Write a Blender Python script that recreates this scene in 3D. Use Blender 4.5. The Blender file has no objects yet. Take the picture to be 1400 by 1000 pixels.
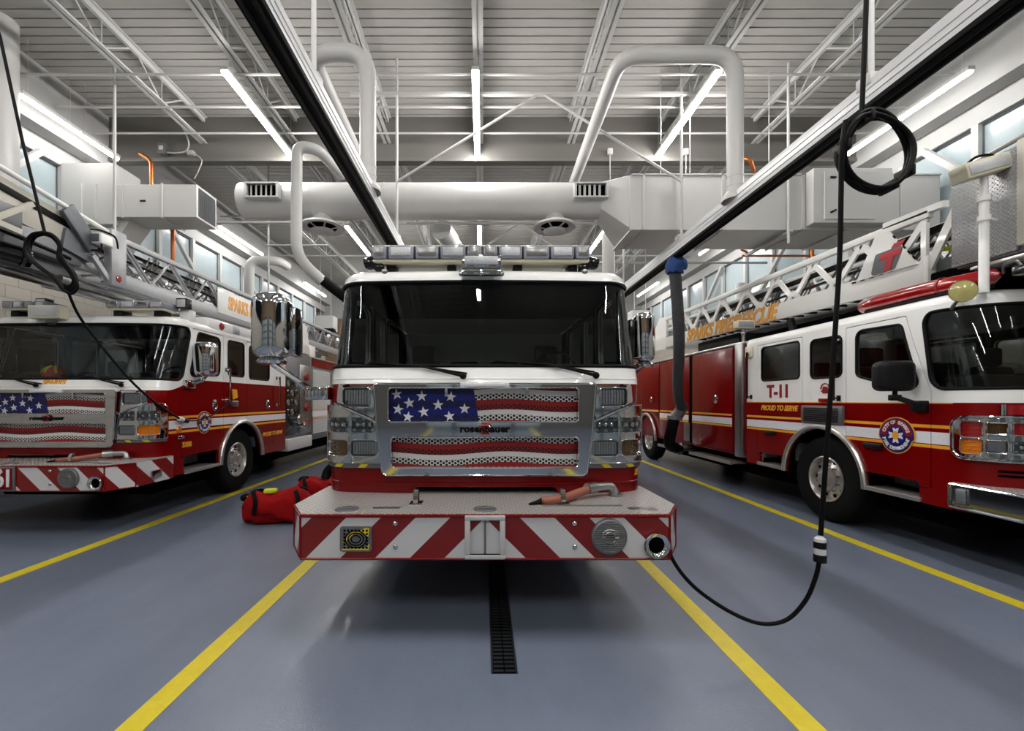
import bpy, bmesh, math, random
from mathutils import Vector, Matrix
from mathutils.geometry import delaunay_2d_cdt
PI = math.pi
random.seed(7)
SC = bpy.context.scene
COL = SC.collection
EYE = 1.57            # camera height
FPX = 600.0           # focal length in pixels of a 1400 px wide frame
VPX, VPY = 661.0, 548.0

def at(px, py, Y):
    """world point seen at pixel px, py when it stands Y metres away"""
    return Vector(((px - VPX) * Y / FPX, Y, EYE - (py - VPY) * Y / FPX))

def lin(c):
    return tuple(((v / 255.0) / 12.92 if v / 255.0 <= 0.04045 else ((v / 255.0 + 0.055) / 1.055) ** 2.4) for v in c)

# ------------------------------------------------------------------ materials
class X:
    """tiny expression builder over shader math nodes"""
    def __init__(s, nt, v): s.nt, s.v = nt, v
    def _m(s, op, *a):
        n = s.nt.nodes.new('ShaderNodeMath'); n.operation = op
        for i, q in enumerate((s,) + a):
            q = q.v if isinstance(q, X) else q
            if isinstance(q, (int, float)): n.inputs[i].default_value = q
            else: s.nt.links.new(q, n.inputs[i])
        return X(s.nt, n.outputs[0])
    def __add__(s, o): return s._m('ADD', o)
    def __radd__(s, o): return s._m('ADD', o)
    def __sub__(s, o): return s._m('SUBTRACT', o)
    def __rsub__(s, o): return X(s.nt, o)._m('SUBTRACT', s)
    def __mul__(s, o): return s._m('MULTIPLY', o)
    def __rmul__(s, o): return s._m('MULTIPLY', o)
    def __truediv__(s, o): return s._m('DIVIDE', o)
    def __lt__(s, o): return s._m('LESS_THAN', o)
    def __gt__(s, o): return s._m('GREATER_THAN', o)
    def abs(s): return s._m('ABSOLUTE')
    def fract(s): return s._m('FRACT')
    def floor(s): return s._m('FLOOR')
    def sin(s): return s._m('SINE')
    def sqrt(s): return s._m('SQRT')
    def mod2(s): return (s * 0.5).fract() * 2.0
    def mx(s, o): return s._m('MAXIMUM', o)
    def mn(s, o): return s._m('MINIMUM', o)
    def inv(s): return 1.0 - s

def new_mat(name):
    m = bpy.data.materials.new(name); m.use_nodes = True
    nt = m.node_tree; b = nt.nodes['Principled BSDF']
    return m, nt, b

def xyz(nt):
    tc = nt.nodes.new('ShaderNodeTexCoord'); sp = nt.nodes.new('ShaderNodeSeparateXYZ')
    nt.links.new(tc.outputs['Object'], sp.inputs[0])
    return [X(nt, sp.outputs[i]) for i in range(3)] + [tc]

def mixcol(nt, fac, a, b):
    n = nt.nodes.new('ShaderNodeMix'); n.data_type = 'RGBA'
    nt.links.new(fac.v if isinstance(fac, X) else fac, n.inputs[0])
    for q, i in ((a, 6), (b, 7)):
        if isinstance(q, tuple): n.inputs[i].default_value = (*q, 1) if len(q) == 3 else q
        else: nt.links.new(q, n.inputs[i])
    return n.outputs[2]

def noise(nt, tc, scale, detail=3, rough=0.5, stretch=None):
    n = nt.nodes.new('ShaderNodeTexNoise'); n.inputs['Scale'].default_value = scale
    n.inputs['Detail'].default_value = detail; n.inputs['Roughness'].default_value = rough
    src = tc.outputs['Object']
    if stretch:
        mp = nt.nodes.new('ShaderNodeMapping'); mp.inputs['Scale'].default_value = stretch
        nt.links.new(src, mp.inputs[0]); src = mp.outputs[0]
    nt.links.new(src, n.inputs['Vector'])
    return X(nt, n.outputs[0])

def bump(nt, b, h, strength=0.3, dist=0.01):
    n = nt.nodes.new('ShaderNodeBump'); n.inputs['Strength'].default_value = strength
    n.inputs['Distance'].default_value = dist
    nt.links.new(h.v if isinstance(h, X) else h, n.inputs['Height'])
    nt.links.new(n.outputs[0], b.inputs['Normal'])

def M_(name, rgb, rough=0.5, metal=0.0, coat=0.0, spec=0.5, nz=0.0, nscale=8.0, bmp=0.0, bscale=40.0, linear=False):
    m, nt, b = new_mat(name)
    c = rgb if linear else lin(rgb)
    b.inputs['Base Color'].default_value = (*c, 1)
    b.inputs['Roughness'].default_value = rough; b.inputs['Metallic'].default_value = metal
    b.inputs['Coat Weight'].default_value = coat; b.inputs['Coat Roughness'].default_value = 0.05
    b.inputs['Specular IOR Level'].default_value = spec
    if nz or bmp:
        *_, tc = xyz(nt)
        if nz:
            f = noise(nt, tc, nscale, 4)
            col = mixcol(nt, f, tuple(v * (1 - nz) for v in c), tuple(min(1, v * (1 + nz)) for v in c))
            nt.links.new(col, b.inputs['Base Color'])
        if bmp: bump(nt, b, noise(nt, tc, bscale, 3), bmp, 0.01)
    return m

MT = {}
def mats():
    T = MT
    T['white_paint'] = M_('white_paint', (247, 247, 245), 0.25, coat=0.6, nz=0.03, nscale=3)
    T['red_paint'] = M_('red_paint', (116, 3, 4), 0.22, coat=0.08, spec=0.28, nz=0.06, nscale=2)
    T['gold'] = M_('gold_vinyl', (236, 164, 44), 0.35, nz=0.08, nscale=60)
    T['stripe_white'] = M_('stripe_white', (226, 225, 230), 0.4, nz=0.03, nscale=40)
    T['dark_red'] = M_('dark_red_vinyl', (140, 16, 18), 0.4, nz=0.05)
    T['dark_interior'] = M_('dark_interior', (40, 42, 41), 0.8, spec=0.1, nz=0.15)
    T['chrome'] = M_('chrome', (205, 207, 210), 0.06, 1.0, nz=0.02, nscale=4)
    T['steel'] = M_('brushed_steel', (170, 170, 170), 0.3, 1.0, nz=0.08, nscale=30)
    T['alu'] = M_('polished_aluminium', (206, 203, 198), 0.3, 0.85, nz=0.05, nscale=20)
    T['black'] = M_('black_rubber', (13, 13, 14), 0.5, spec=0.12, nz=0.2, nscale=30)
    T['tyre'] = M_('tyre_rubber', (22, 22, 23), 0.8, spec=0.1, nz=0.2, nscale=25, bmp=0.2, bscale=90)
    T['black_gloss'] = M_('black_gloss', (10, 10, 11), 0.15, coat=0.4, nz=0.1)
    T['black_plastic'] = M_('black_plastic', (20, 20, 22), 0.45, spec=0.2, nz=0.1, bmp=0.05, bscale=300)
    T['under'] = M_('chassis_black', (7, 7, 7), 0.9, spec=0.02, nz=0.2)
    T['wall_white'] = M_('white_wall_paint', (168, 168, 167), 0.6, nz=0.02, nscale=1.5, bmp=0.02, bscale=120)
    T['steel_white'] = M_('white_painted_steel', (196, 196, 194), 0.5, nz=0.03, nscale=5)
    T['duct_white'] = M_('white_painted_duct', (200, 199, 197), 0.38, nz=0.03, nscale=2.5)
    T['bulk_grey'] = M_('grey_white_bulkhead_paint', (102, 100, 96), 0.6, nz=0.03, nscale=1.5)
    T['light_lens'] = M_('grey_light_module', (150, 153, 164), 0.15, coat=0.8, nz=0.25, nscale=16)
    T['deck_white'] = M_('white_roof_deck', (168, 166, 161), 0.55, nz=0.03, nscale=1.2)
    T['grey_metal'] = M_('grey_metal', (120, 121, 124), 0.4, 0.6, nz=0.08, nscale=14)
    T['ladder_grey'] = M_('grey_ladder_alloy', (170, 171, 174), 0.38, 0.45, nz=0.06, nscale=12)
    T['ladder_white'] = M_('white_ladder_paint', (240, 240, 236), 0.4, coat=0.2, nz=0.04, nscale=4)
    T['rail_silver'] = M_('rail_silver', (216, 216, 218), 0.38, 0.35, nz=0.04, nscale=3)
    T['copper'] = M_('copper_pipe', (178, 104, 58), 0.35, 0.8, nz=0.15, nscale=9)
    T['yellow'] = M_('yellow_paint', (226, 205, 40), 0.35, nz=0.06, nscale=18)
    T['amber'] = M_('amber_lens', (214, 120, 10), 0.12, coat=0.8, nz=0.2, nscale=60)
    T['dark_amber'] = M_('dark_amber_lens', (74, 50, 8), 0.12, coat=0.8, nz=0.3, nscale=60)
    T['red_lens'] = M_('red_lens', (150, 8, 14), 0.12, coat=0.9, nz=0.2, nscale=30)
    T['blue_cloth'] = M_('blue_sleeve_cloth', (38, 74, 132), 0.8, nz=0.25, nscale=20, bmp=0.4, bscale=30)
    T['red_cloth'] = M_('red_bag_canvas', (146, 10, 12), 0.85, spec=0.15, nz=0.2, nscale=14, bmp=0.7, bscale=14)
    T['black_strap'] = M_('black_webbing', (14, 14, 15), 0.8, spec=0.1, nz=0.2, bmp=0.2, bscale=200)
    T['hi_vis'] = M_('yellow_hi_vis', (206, 214, 30), 0.6, nz=0.1)
    T['cream'] = M_('cream_enamel', (220, 214, 188), 0.35, nz=0.05)
    T['tan_hose'] = M_('tan_rubber_hose', (150, 88, 70), 0.5, nz=0.1, nscale=20)
    T['navy'] = M_('navy_vinyl', (26, 26, 96), 0.4, nz=0.1)
    T['flag_blue'] = M_('flag_blue', (20, 26, 110), 0.35, nz=0.2, nscale=25)
    T['grey_hose'] = M_('grey_hose_fabric', (88, 90, 94), 0.6, nz=0.12, nscale=40)
    T['seat_grey'] = M_('grey_seat_fabric', (70, 74, 76), 0.85, nz=0.2, nscale=30)
    T['conduit'] = M_('grey_conduit', (176, 176, 174), 0.4, 0.2, nz=0.05)
    T['spot_lens'] = M_('spot_lens_glass', (186, 178, 112), 0.12, coat=0.8, nz=0.25, nscale=20)
    T['dark_frame'] = M_('dark_door_frame', (34, 36, 40), 0.5, nz=0.1)
    T['logo_red'] = M_('logo_red', (186, 44, 54), 0.5, nz=0.06)
    T['louver'] = M_('dark_louvre', (96, 100, 104), 0.4, 0.4, nz=0.06)
    T['beige'] = M_('beige_panel', (196, 192, 180), 0.5, nz=0.06)
    # glass
    def glass(name, tint, ior=1.5, rough=0.0):
        m = bpy.data.materials.new(name); m.use_nodes = True; nt = m.node_tree; nt.nodes.clear()
        o = nt.nodes.new('ShaderNodeOutputMaterial'); mx = nt.nodes.new('ShaderNodeMixShader')
        fr = nt.nodes.new('ShaderNodeFresnel'); fr.inputs[0].default_value = ior
        t = nt.nodes.new('ShaderNodeBsdfTransparent'); t.inputs[0].default_value = (*tint, 1)
        g = nt.nodes.new('ShaderNodeBsdfGlossy'); g.inputs['Roughness'].default_value = rough
        nt.links.new(fr.outputs[0], mx.inputs[0]); nt.links.new(t.outputs[0], mx.inputs[1])
        nt.links.new(g.outputs[0], mx.inputs[2]); nt.links.new(mx.outputs[0], o.inputs[0])
        return m
    T['glass'] = glass('tinted_cab_glass', (0.72, 0.78, 0.74))
    T['dark_glass'] = glass('dark_side_glass', (0.48, 0.52, 0.51))
    T['lens'] = glass('clear_lens', (0.85, 0.87, 0.88))
    T['grey_lens'] = glass('smoked_lens', (0.6, 0.62, 0.68))
    T['lamp_inner'] = M_('lamp_reflector', (206, 208, 212), 0.3, 0.2, nz=0.3, nscale=70)
    T['lamp_dark'] = M_('lamp_back', (120, 122, 126), 0.3, 0.3, nz=0.3, nscale=70)
    # frosted window
    m, nt, b = new_mat('frosted_window'); *_, tc = xyz(nt)
    f = noise(nt, tc, 1.2, 3, stretch=(1, 1, 0.25))
    nt.links.new(mixcol(nt, f, lin((150, 166, 172)), lin((196, 208, 212))), b.inputs['Base Color'])
    b.inputs['Roughness'].default_value = 0.22
    T['window'] = m
    # LED diffuser
    for nm, k in (('led', 1.0), ('led_wall', .42)):
        m, nt, b = new_mat(nm + '_diffuser')
        b.inputs['Base Color'].default_value = (0.9, 0.9, 0.9, 1)
        b.inputs['Emission Color'].default_value = (1.0, 0.975, 0.94, 1)
        b.inputs['Emission Strength'].default_value = LED * k
        T[nm] = m
    # chevron bumper (object space: x across, z up from the bottom edge)
    m, nt, b = new_mat('chevron_sheeting'); x, y, z, tc = xyz(nt)
    s = x.abs() + (z - 0.54) + (y + 0.615).mx(0.0) * 0.85
    t = ((s - 0.4975 + 4.49) / 0.449).fract() < 0.5
    col = mixcol(nt, t, lin((122, 5, 3)), lin((206, 206, 207)))
    nt.links.new(col, b.inputs['Base Color']); b.inputs['Roughness'].default_value = 0.35
    b.inputs['Coat Weight'].default_value = 0.3
    bump(nt, b, noise(nt, tc, 160, 2), 0.05, 0.005)
    T['chevron'] = m
    # diamond tread plate
    def tread(name, p, rgb, rough, axes):
        m, nt, b = new_mat(name); v = xyz(nt); tc = v[3]
        a_, b_ = v[axes[0]], v[axes[1]]
        u = (a_ + b_) / p; w = (a_ - b_) / p
        c = (u.floor() + w.floor()).mod2() > 0.5
        fu = (u.fract() - 0.5) * 2.0; fw = (w.fract() - 0.5) * 2.0
        e1 = (fu * fu) * 1.1 + (fw * fw) * 9.0
        e2 = (fu * fu) * 9.0 + (fw * fw) * 1.1
        h = c * (1.0 - e1).mx(0.0) + c.inv() * (1.0 - e2).mx(0.0)
        b.inputs['Metallic'].default_value = 0.4; b.inputs['Roughness'].default_value = rough
        nf = noise(nt, tc, 9, 3)
        nt.links.new(mixcol(nt, (h * 2.2).mn(1.0) * (nf * 0.4 + 0.8), lin(tuple(q * .74 for q in rgb)), lin(rgb)), b.inputs['Base Color'])
        bump(nt, b, h, 1.0, 0.012)
        return m
    T['tread'] = tread('tread_plate', 0.05, (236, 232, 228), 0.32, (0, 1))
    T['tread_side'] = tread('tread_plate_side', 0.04, (214, 214, 216), 0.28, (1, 2))
    # stars-and-stripes grille, perforated (object space)
    m, nt, b = new_mat('flag_grille'); x, y, z, tc = xyz(nt)
    wave = ((x * 6.3 + 0.6).sin() * 0.013) + ((x * 2.4).sin() * 0.004)
    t = (z - 0.985 - wave) / 0.0835
    k = t.floor().mod2() > 0.5
    col = mixcol(nt, k, lin((140, 12, 12)), lin((216, 216, 214)))
    PX_, PZ_ = 0.0466, 0.029
    def dots(ox, oz):
        du = (((x + ox) / PX_).fract() - 0.5) * PX_; dv = (((z + oz) / PZ_).fract() - 0.5) * PZ_
        return ((du * du + dv * dv).sqrt()) < 0.0108
    d = dots(0, 0).mx(dots(PX_ / 2, PZ_ / 2))
    solid = t.fract() > 0.52
    hole = d * solid.inv()
    nt.links.new(mixcol(nt, hole, col, (0.004, 0.004, 0.004)), b.inputs['Base Color'])
    b.inputs['Roughness'].default_value = 0.4
    T['flag'] = m
    m, nt, b = new_mat('flag_canton'); x, y, z, tc = xyz(nt)
    d = dots(0, 0).mx(dots(PX_ / 2, PZ_ / 2)) if False else None
    def dots2(ox, oz):
        du = (((x + ox) / PX_).fract() - 0.5) * PX_; dv = (((z + oz) / PZ_).fract() - 0.5) * PZ_
        return ((du * du + dv * dv).sqrt()) < 0.0112
    t = (z - 1.402) / 0.112
    hole = dots2(0, 0).mx(dots2(PX_ / 2, PZ_ / 2)) * (t.fract() < 0.5)
    nt.links.new(mixcol(nt, hole, lin((16, 24, 112)), (0.003, 0.003, 0.004)), b.inputs['Base Color']); b.inputs['Roughness'].default_value = 0.35
    T['canton'] = m
    # epoxy floor
    m, nt, b = new_mat('blue_grey_epoxy'); x, y, z, tc = xyz(nt)
    n1 = noise(nt, tc, 0.7, 4, 0.6); n2 = noise(nt, tc, 70, 2); n3 = noise(nt, tc, 2.4, 5, 0.7, (1.0, 0.25, 1))
    c1 = mixcol(nt, n1, lin((108, 117, 135)), lin((128, 138, 158)))
    c2 = mixcol(nt, (n3 * 1.6 - 0.55).mx(0).mn(1) * 0.4, c1, lin((92, 98, 108)))
    nt.links.new(c2, b.inputs['Base Color'])
    r = n3 * 0.16 + 0.09
    nt.links.new(r.v, b.inputs['Roughness'])
    b.inputs['Specular IOR Level'].default_value = 0.62
    bump(nt, b, noise(nt, tc, 130, 2) * 0.8 + noise(nt, tc, 26, 3) * 0.5, 0.34, 0.006)
    T['floor'] = m
    # painted floor line
    m, nt, b = new_mat('yellow_floor_paint'); x, y, z, tc = xyz(nt)
    n1 = noise(nt, tc, 14, 5, 0.65)
    nt.links.new(mixcol(nt, n1, lin((206, 184, 30)), lin((238, 218, 62))), b.inputs['Base Color'])
    b.inputs['Roughness'].default_value = 0.32
    bump(nt, b, noise(nt, tc, 60, 2), 0.15, 0.006)
    T['line'] = m
    # masonry block
    m, nt, b = new_mat('painted_block'); v = xyz(nt); tc = v[3]
    mp = nt.nodes.new('ShaderNodeCombineXYZ'); nt.links.new(v[1].v, mp.inputs[0]); nt.links.new(v[2].v, mp.inputs[1])
    br = nt.nodes.new('ShaderNodeTexBrick'); nt.links.new(mp.outputs[0], br.inputs['Vector'])
    br.inputs['Scale'].default_value = 1.0; br.inputs['Brick Width'].default_value = 0.4064; br.inputs['Row Height'].default_value = 0.2032
    br.inputs['Mortar Size'].default_value = 0.006
    br.inputs['Color1'].default_value = (*lin((176, 170, 160)), 1); br.inputs['Color2'].default_value = (*lin((170, 164, 154)), 1)
    br.inputs['Mortar'].default_value = (*lin((140, 136, 128)), 1)
    nt.links.new(br.outputs[0], b.inputs['Base Color']); b.inputs['Roughness'].default_value = 0.7
    bump(nt, b, noise(nt, tc, 60, 3), 0.2, 0.006)
    T['block'] = m
    # brown panelled rear wall
    m, nt, b = new_mat('brown_panel'); x, y, z, tc = xyz(nt)
    g = (x / 0.3).fract() < 0.06
    c = mixcol(nt, noise(nt, tc, 6, 4, stretch=(1, 1, .1)), lin((104, 84, 62)), lin((132, 110, 86)))
    nt.links.new(mixcol(nt, g, c, lin((70, 58, 46))), b.inputs['Base Color']); b.inputs['Roughness'].default_value = 0.6
    T['brown'] = m
    # corrugated hose bump along length (object z)
    m, nt, b = new_mat('ribbed_hose'); x, y, z, tc = xyz(nt)
    b.inputs['Base Color'].default_value = (*lin((74, 76, 80)), 1); b.inputs['Roughness'].default_value = 0.55
    nf = ((z * 330.0).sin() + 1.0) * 0.5
    nt.links.new(mixcol(nt, nf, lin((56, 58, 61)), lin((80, 82, 86))), b.inputs['Base Color'])
    bump(nt, b, nf, 0.6, 0.01)
    T['ribbed'] = m

# ------------------------------------------------------------------ mesh builder
class MB:
    def __init__(s):
        s.v, s.f, s.m = [], [], []
        s.mi = 0
    def add(s, verts, faces):
        b = len(s.v); s.v.extend([tuple(p) for p in verts])
        for f in faces: s.f.append(tuple(b + i for i in f)); s.m.append(s.mi)
        return s
    def bm_add(s, bm):
        bm.verts.index_update()
        s.add([v.co for v in bm.verts], [[v.index for v in f.verts] for f in bm.faces]); bm.free(); return s
    def box(s, lo, hi, bev=0.0, seg=2, rot=None, piv=None):
        bm = bmesh.new(); bmesh.ops.create_cube(bm, size=1)
        c = [(lo[i] + hi[i]) / 2 for i in range(3)]; d = [abs(hi[i] - lo[i]) for i in range(3)]
        for v in bm.verts: v.co = Vector([v.co[i] * d[i] for i in range(3)])
        if bev: bmesh.ops.bevel(bm, geom=bm.edges[:], offset=min(bev, min(d) * 0.49), segments=seg, affect='EDGES', profile=0.5)
        for v in bm.verts:
            v.co = v.co + Vector(c)
            if rot is not None:
                p = Vector(piv if piv is not None else c); v.co = rot @ (v.co - p) + p
        return s.bm_add(bm)
    def obox(s, p0, p1, w, h, up=(0, 0, 1), bev=0.0):
        """a bar of width w (sideways) and height h (along up) from p0 to p1"""
        p0, p1 = Vector(p0), Vector(p1); d = (p1 - p0); L = d.length; d.normalize(); up = Vector(up)
        sd = d.cross(up)
        if sd.length < 1e-5: sd = d.cross(Vector((1, 0, 0)))
        sd.normalize(); u = sd.cross(d).normalized()
        R = Matrix((sd, d, u)).transposed()
        bm = bmesh.new(); bmesh.ops.create_cube(bm, size=1)
        for v in bm.verts: v.co = Vector((v.co.x * w, v.co.y * L, v.co.z * h))
        if bev: bmesh.ops.bevel(bm, geom=bm.edges[:], offset=min(bev, min(w, h) * .45), segments=2, affect='EDGES', profile=0.5)
        for v in bm.verts: v.co = R @ v.co + (p0 + p1) / 2
        return s.bm_add(bm)
    def tube(s, pts, r, n=10, closed=False, caps=True):
        pts = [Vector(p) for p in pts]; k = len(pts); rs = r if isinstance(r, (list, tuple)) else [r] * k
        vs, fs = [], []; t0 = None; nrm = None
        for i, p in enumerate(pts):
            a = pts[(i - 1) % k] if (closed or i > 0) else p
            b = pts[(i + 1) % k] if (closed or i < k - 1) else p
            t = (b - a)
            if t.length < 1e-9: t = Vector((0, 0, 1))
            t.normalize()
            if nrm is None:
                nrm = t.orthogonal().normalized()
            else:
                nrm = nrm - t * nrm.dot(t)
                nrm = nrm.normalized() if nrm.length > 1e-6 else t.orthogonal().normalized()
            bn = t.cross(nrm)
            for j in range(n):
                an = 2 * PI * j / n
                vs.append(p + (nrm * math.cos(an) + bn * math.sin(an)) * rs[i])
        for i in range(k if closed else k - 1):
            a = i * n; b = ((i + 1) % k) * n
            for j in range(n):
                fs.append((a + j, a + (j + 1) % n, b + (j + 1) % n, b + j))
        if caps and not closed:
            fs.append(tuple(reversed(range(n)))); fs.append(tuple((k - 1) * n + j for j in range(n)))
        return s.add(vs, fs)
    def cyl(s, p0, p1, r, n=16, r1=None):
        return s.tube([p0, p1], [r, r if r1 is None else r1], n)
    def lathe(s, prof, o, axis, n=32, closed=False):
        """prof: (radius, offset along axis)"""
        o = Vector(o); ax = Vector(axis).normalized(); e1 = ax.orthogonal().normalized(); e2 = ax.cross(e1)
        vs, fs = [], []; k = len(prof)
        for (r, t) in prof:
            for j in range(n):
                an = 2 * PI * j / n
                vs.append(o + ax * t + (e1 * math.cos(an) + e2 * math.sin(an)) * max(r, 1e-4))
        for i in range(k if closed else k - 1):
            a, b = i * n, ((i + 1) % k) * n
            for j in range(n): fs.append((a + j, a + (j + 1) % n, b + (j + 1) % n, b + j))
        return s.add(vs, fs)
    def sphere(s, c, r, n=16, m=10):
        c = Vector(c); r = r if isinstance(r, (tuple, list)) else (r, r, r)
        vs, fs = [], []
        for i in range(m + 1):
            th = PI * i / m
            for j in range(n):
                ph = 2 * PI * j / n
                vs.append((c.x + r[0] * math.sin(th) * math.cos(ph), c.y + r[1] * math.sin(th) * math.sin(ph), c.z + r[2] * math.cos(th)))
        for i in range(m):
            for j in range(n):
                fs.append((i * n + j, (i + 1) * n + j, (i + 1) * n + (j + 1) % n, i * n + (j + 1) % n))
        return s.add(vs, fs)
    def prism(s, poly, o, u, v, d):
        """polygon poly (a, b) in the plane o + a u + b v, thickened from 0 to d along u x v"""
        o, u, v = Vector(o), Vector(u), Vector(v); n = u.cross(v).normalized(); k = len(poly)
        a = [o + u * p[0] + v * p[1] for p in poly]; b = [p + n * d for p in a]
        fs = [tuple(reversed(range(k))), tuple(range(k, 2 * k))] + [(i, (i + 1) % k, k + (i + 1) % k, k + i) for i in range(k)]
        return s.add(a + b, fs)
    def build(s, name, mat, parent=None, smooth=35, loc=None):
        me = bpy.data.meshes.new(name)
        o = bpy.data.objects.new(name, me); COL.objects.link(o)
        off = Vector((0, 0, 0))
        me.from_pydata(s.v, [], s.f)
        ml = mat if isinstance(mat, (list, tuple)) else [mat]
        for q in ml: me.materials.append(MT[q] if isinstance(q, str) else q)
        if len(ml) > 1: me.polygons.foreach_set('material_index', s.m)
        bm = bmesh.new(); bm.from_mesh(me)
        bmesh.ops.remove_doubles(bm, verts=bm.verts, dist=1e-5)
        bmesh.ops.recalc_face_normals(bm, faces=bm.faces); bm.to_mesh(me); bm.free()
        if smooth:
            me.polygons.foreach_set('use_smooth', [True] * len(me.polygons)); me.set_sharp_from_angle(angle=math.radians(smooth))
        if parent is not None: o.parent = parent
        if loc is not None: o.location = loc
        return o

def empty(name, loc=(0, 0, 0)):
    o = bpy.data.objects.new(name, None); COL.objects.link(o); o.location = loc; o.empty_display_size = .2
    return o
def tag(o, label, cat, group=None):
    o['label'] = label; o['category'] = cat
    if group: o['group'] = group
    return o
def structure(o, label=None):
    o['kind'] = 'structure'
    if label: o['label'] = label
    return o
def copy_tree(o, parent=None):
    c = o.copy(); COL.objects.link(c)
    if parent is not None: c.parent = parent
    for ch in list(o.children): copy_tree(ch, c)
    return c

def fillet(pts, rad, n=5):
    """closed polygon with rounded corners; rad one number or one per corner"""
    k = len(pts); out = []
    for i in range(k):
        p = Vector(pts[i]).to_2d() if len(pts[i]) == 3 else Vector(pts[i])
        a = Vector(pts[i - 1]); b = Vector(pts[(i + 1) % k]); r = rad[i] if isinstance(rad, (list, tuple)) else rad
        if r <= 0: out.append(p); continue
        d1 = (a - p); d2 = (b - p); l1, l2 = d1.length, d2.length; d1.normalize(); d2.normalize()
        ang = d1.angle(d2); t = min(r / math.tan(ang / 2), l1 * .49, l2 * .49); rr = t * math.tan(ang / 2)
        c = p + (d1 + d2).normalized() * (rr / math.sin(ang / 2))
        s0 = p + d1 * t; s1 = p + d2 * t
        a0 = math.atan2(s0.y - c.y, s0.x - c.x); a1 = math.atan2(s1.y - c.y, s1.x - c.x)
        da = (a1 - a0 + PI) % (2 * PI) - PI
        for j in range(n + 1):
            an = a0 + da * j / n; out.append(Vector((c.x + rr * math.cos(an), c.y + rr * math.sin(an))))
    return out
def rrect(x0, x1, y0, y1, r, n=5): return fillet([(x0, y0), (x1, y0), (x1, y1), (x0, y1)], r, n)
def spread(loop, step=0.05, closed=True):
    out = []; k = len(loop)
    for i in range(k if closed else k - 1):
        a, b = Vector(loop[i]), Vector(loop[(i + 1) % k]); n = max(1, int((b - a).length / step))
        for j in range(n): out.append(a.lerp(b, j / n))
    if not closed: out.append(Vector(loop[-1]))
    return out
def inside(p, loop):
    x, y = p[0], p[1]; c = False; k = len(loop); j = k - 1
    for i in range(k):
        xi, yi = loop[i][0], loop[i][1]; xj, yj = loop[j][0], loop[j][1]
        if (yi > y) != (yj > y) and x < (xj - xi) * (y - yi) / (yj - yi) + xi: c = not c
        j = i
    return c
def smoothpath(pts, n=8):
    """Catmull-Rom through points"""
    pts = [Vector(p) for p in pts]; out = []
    for i in range(len(pts) - 1):
        p0 = pts[max(i - 1, 0)]; p1 = pts[i]; p2 = pts[i + 1]; p3 = pts[min(i + 2, len(pts) - 1)]
        for j in range(n):
            t = j / n
            out.append(0.5 * ((2 * p1) + (p2 - p0) * t + (2 * p0 - 5 * p1 + 4 * p2 - p3) * t * t + (3 * p1 - p0 - 3 * p2 + p3) * t ** 3))
    out.append(pts[-1]); return out
def roundpath(pts, r, n=6):
    """polyline with circular bends"""
    pts = [Vector(p) for p in pts]; out = [pts[0]]
    for i in range(1, len(pts) - 1):
        p = pts[i]; d1 = (pts[i - 1] - p); d2 = (pts[i + 1] - p); l1, l2 = d1.length, d2.length
        d1.normalize(); d2.normalize(); t = min(r, l1 * .49, l2 * .49)
        a, b = p + d1 * t, p + d2 * t
        for j in range(n + 1):
            q = j / n; out.append(a * (1 - q) ** 2 + p * 2 * q * (1 - q) + b * q * q)
    out.append(pts[-1]); return out

# a surface panel cut from (s, z) space
def cdt(surf, srange, zrange, sgrid, zgrid, loops, cuts, classify):
    """returns {key: MB} : triangulates the (s,z) domain with loops and cut lines kept as edges, classify(s,z)->(key, matindex) or None"""
    vs, es = [], []
    def addloop(lp, closed):
        b = len(vs); n = len(lp)
        for p in lp: vs.append(Vector((p[0], p[1])))
        for i in range(n if closed else n - 1): es.append((b + i, b + (i + 1) % n))
    s0, s1 = srange; z0, z1 = zrange
    addloop(spread([(s0, z0), (s1, z0), (s1, z1), (s0, z1)], 0.1), True)
    for lp in loops: addloop(spread(lp, 0.06), True)
    for c in cuts: addloop(spread(c, 0.06, False), False)
    for s in sgrid:
        for z in zgrid:
            if s0 < s < s1 and z0 < z < z1: vs.append(Vector((s + 1e-4 * math.sin(z * 91), z + 1e-4 * math.cos(s * 77))))
    ov, oe, of, *_ = delaunay_2d_cdt(vs, es, [], 0, 1e-6)
    P = [surf(v.x, v.y) for v in ov]
    out = {}; maps = {}
    for f in of:
        cx = sum(ov[i].x for i in f) / len(f); cz = sum(ov[i].y for i in f) / len(f)
        if not (s0 - 1e-6 <= cx <= s1 + 1e-6 and z0 - 1e-6 <= cz <= z1 + 1e-6): continue
        k = classify(cx, cz)
        if k is None: continue
        mb = out.setdefault(k[0], MB()); mp = maps.setdefault(k[0], {})
        idx = []
        for i in f:
            if i not in mp: mp[i] = len(mb.v); mb.v.append(tuple(P[i]))
            idx.append(mp[i])
        mb.f.append(tuple(idx)); mb.m.append(k[1])
    return out

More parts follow.
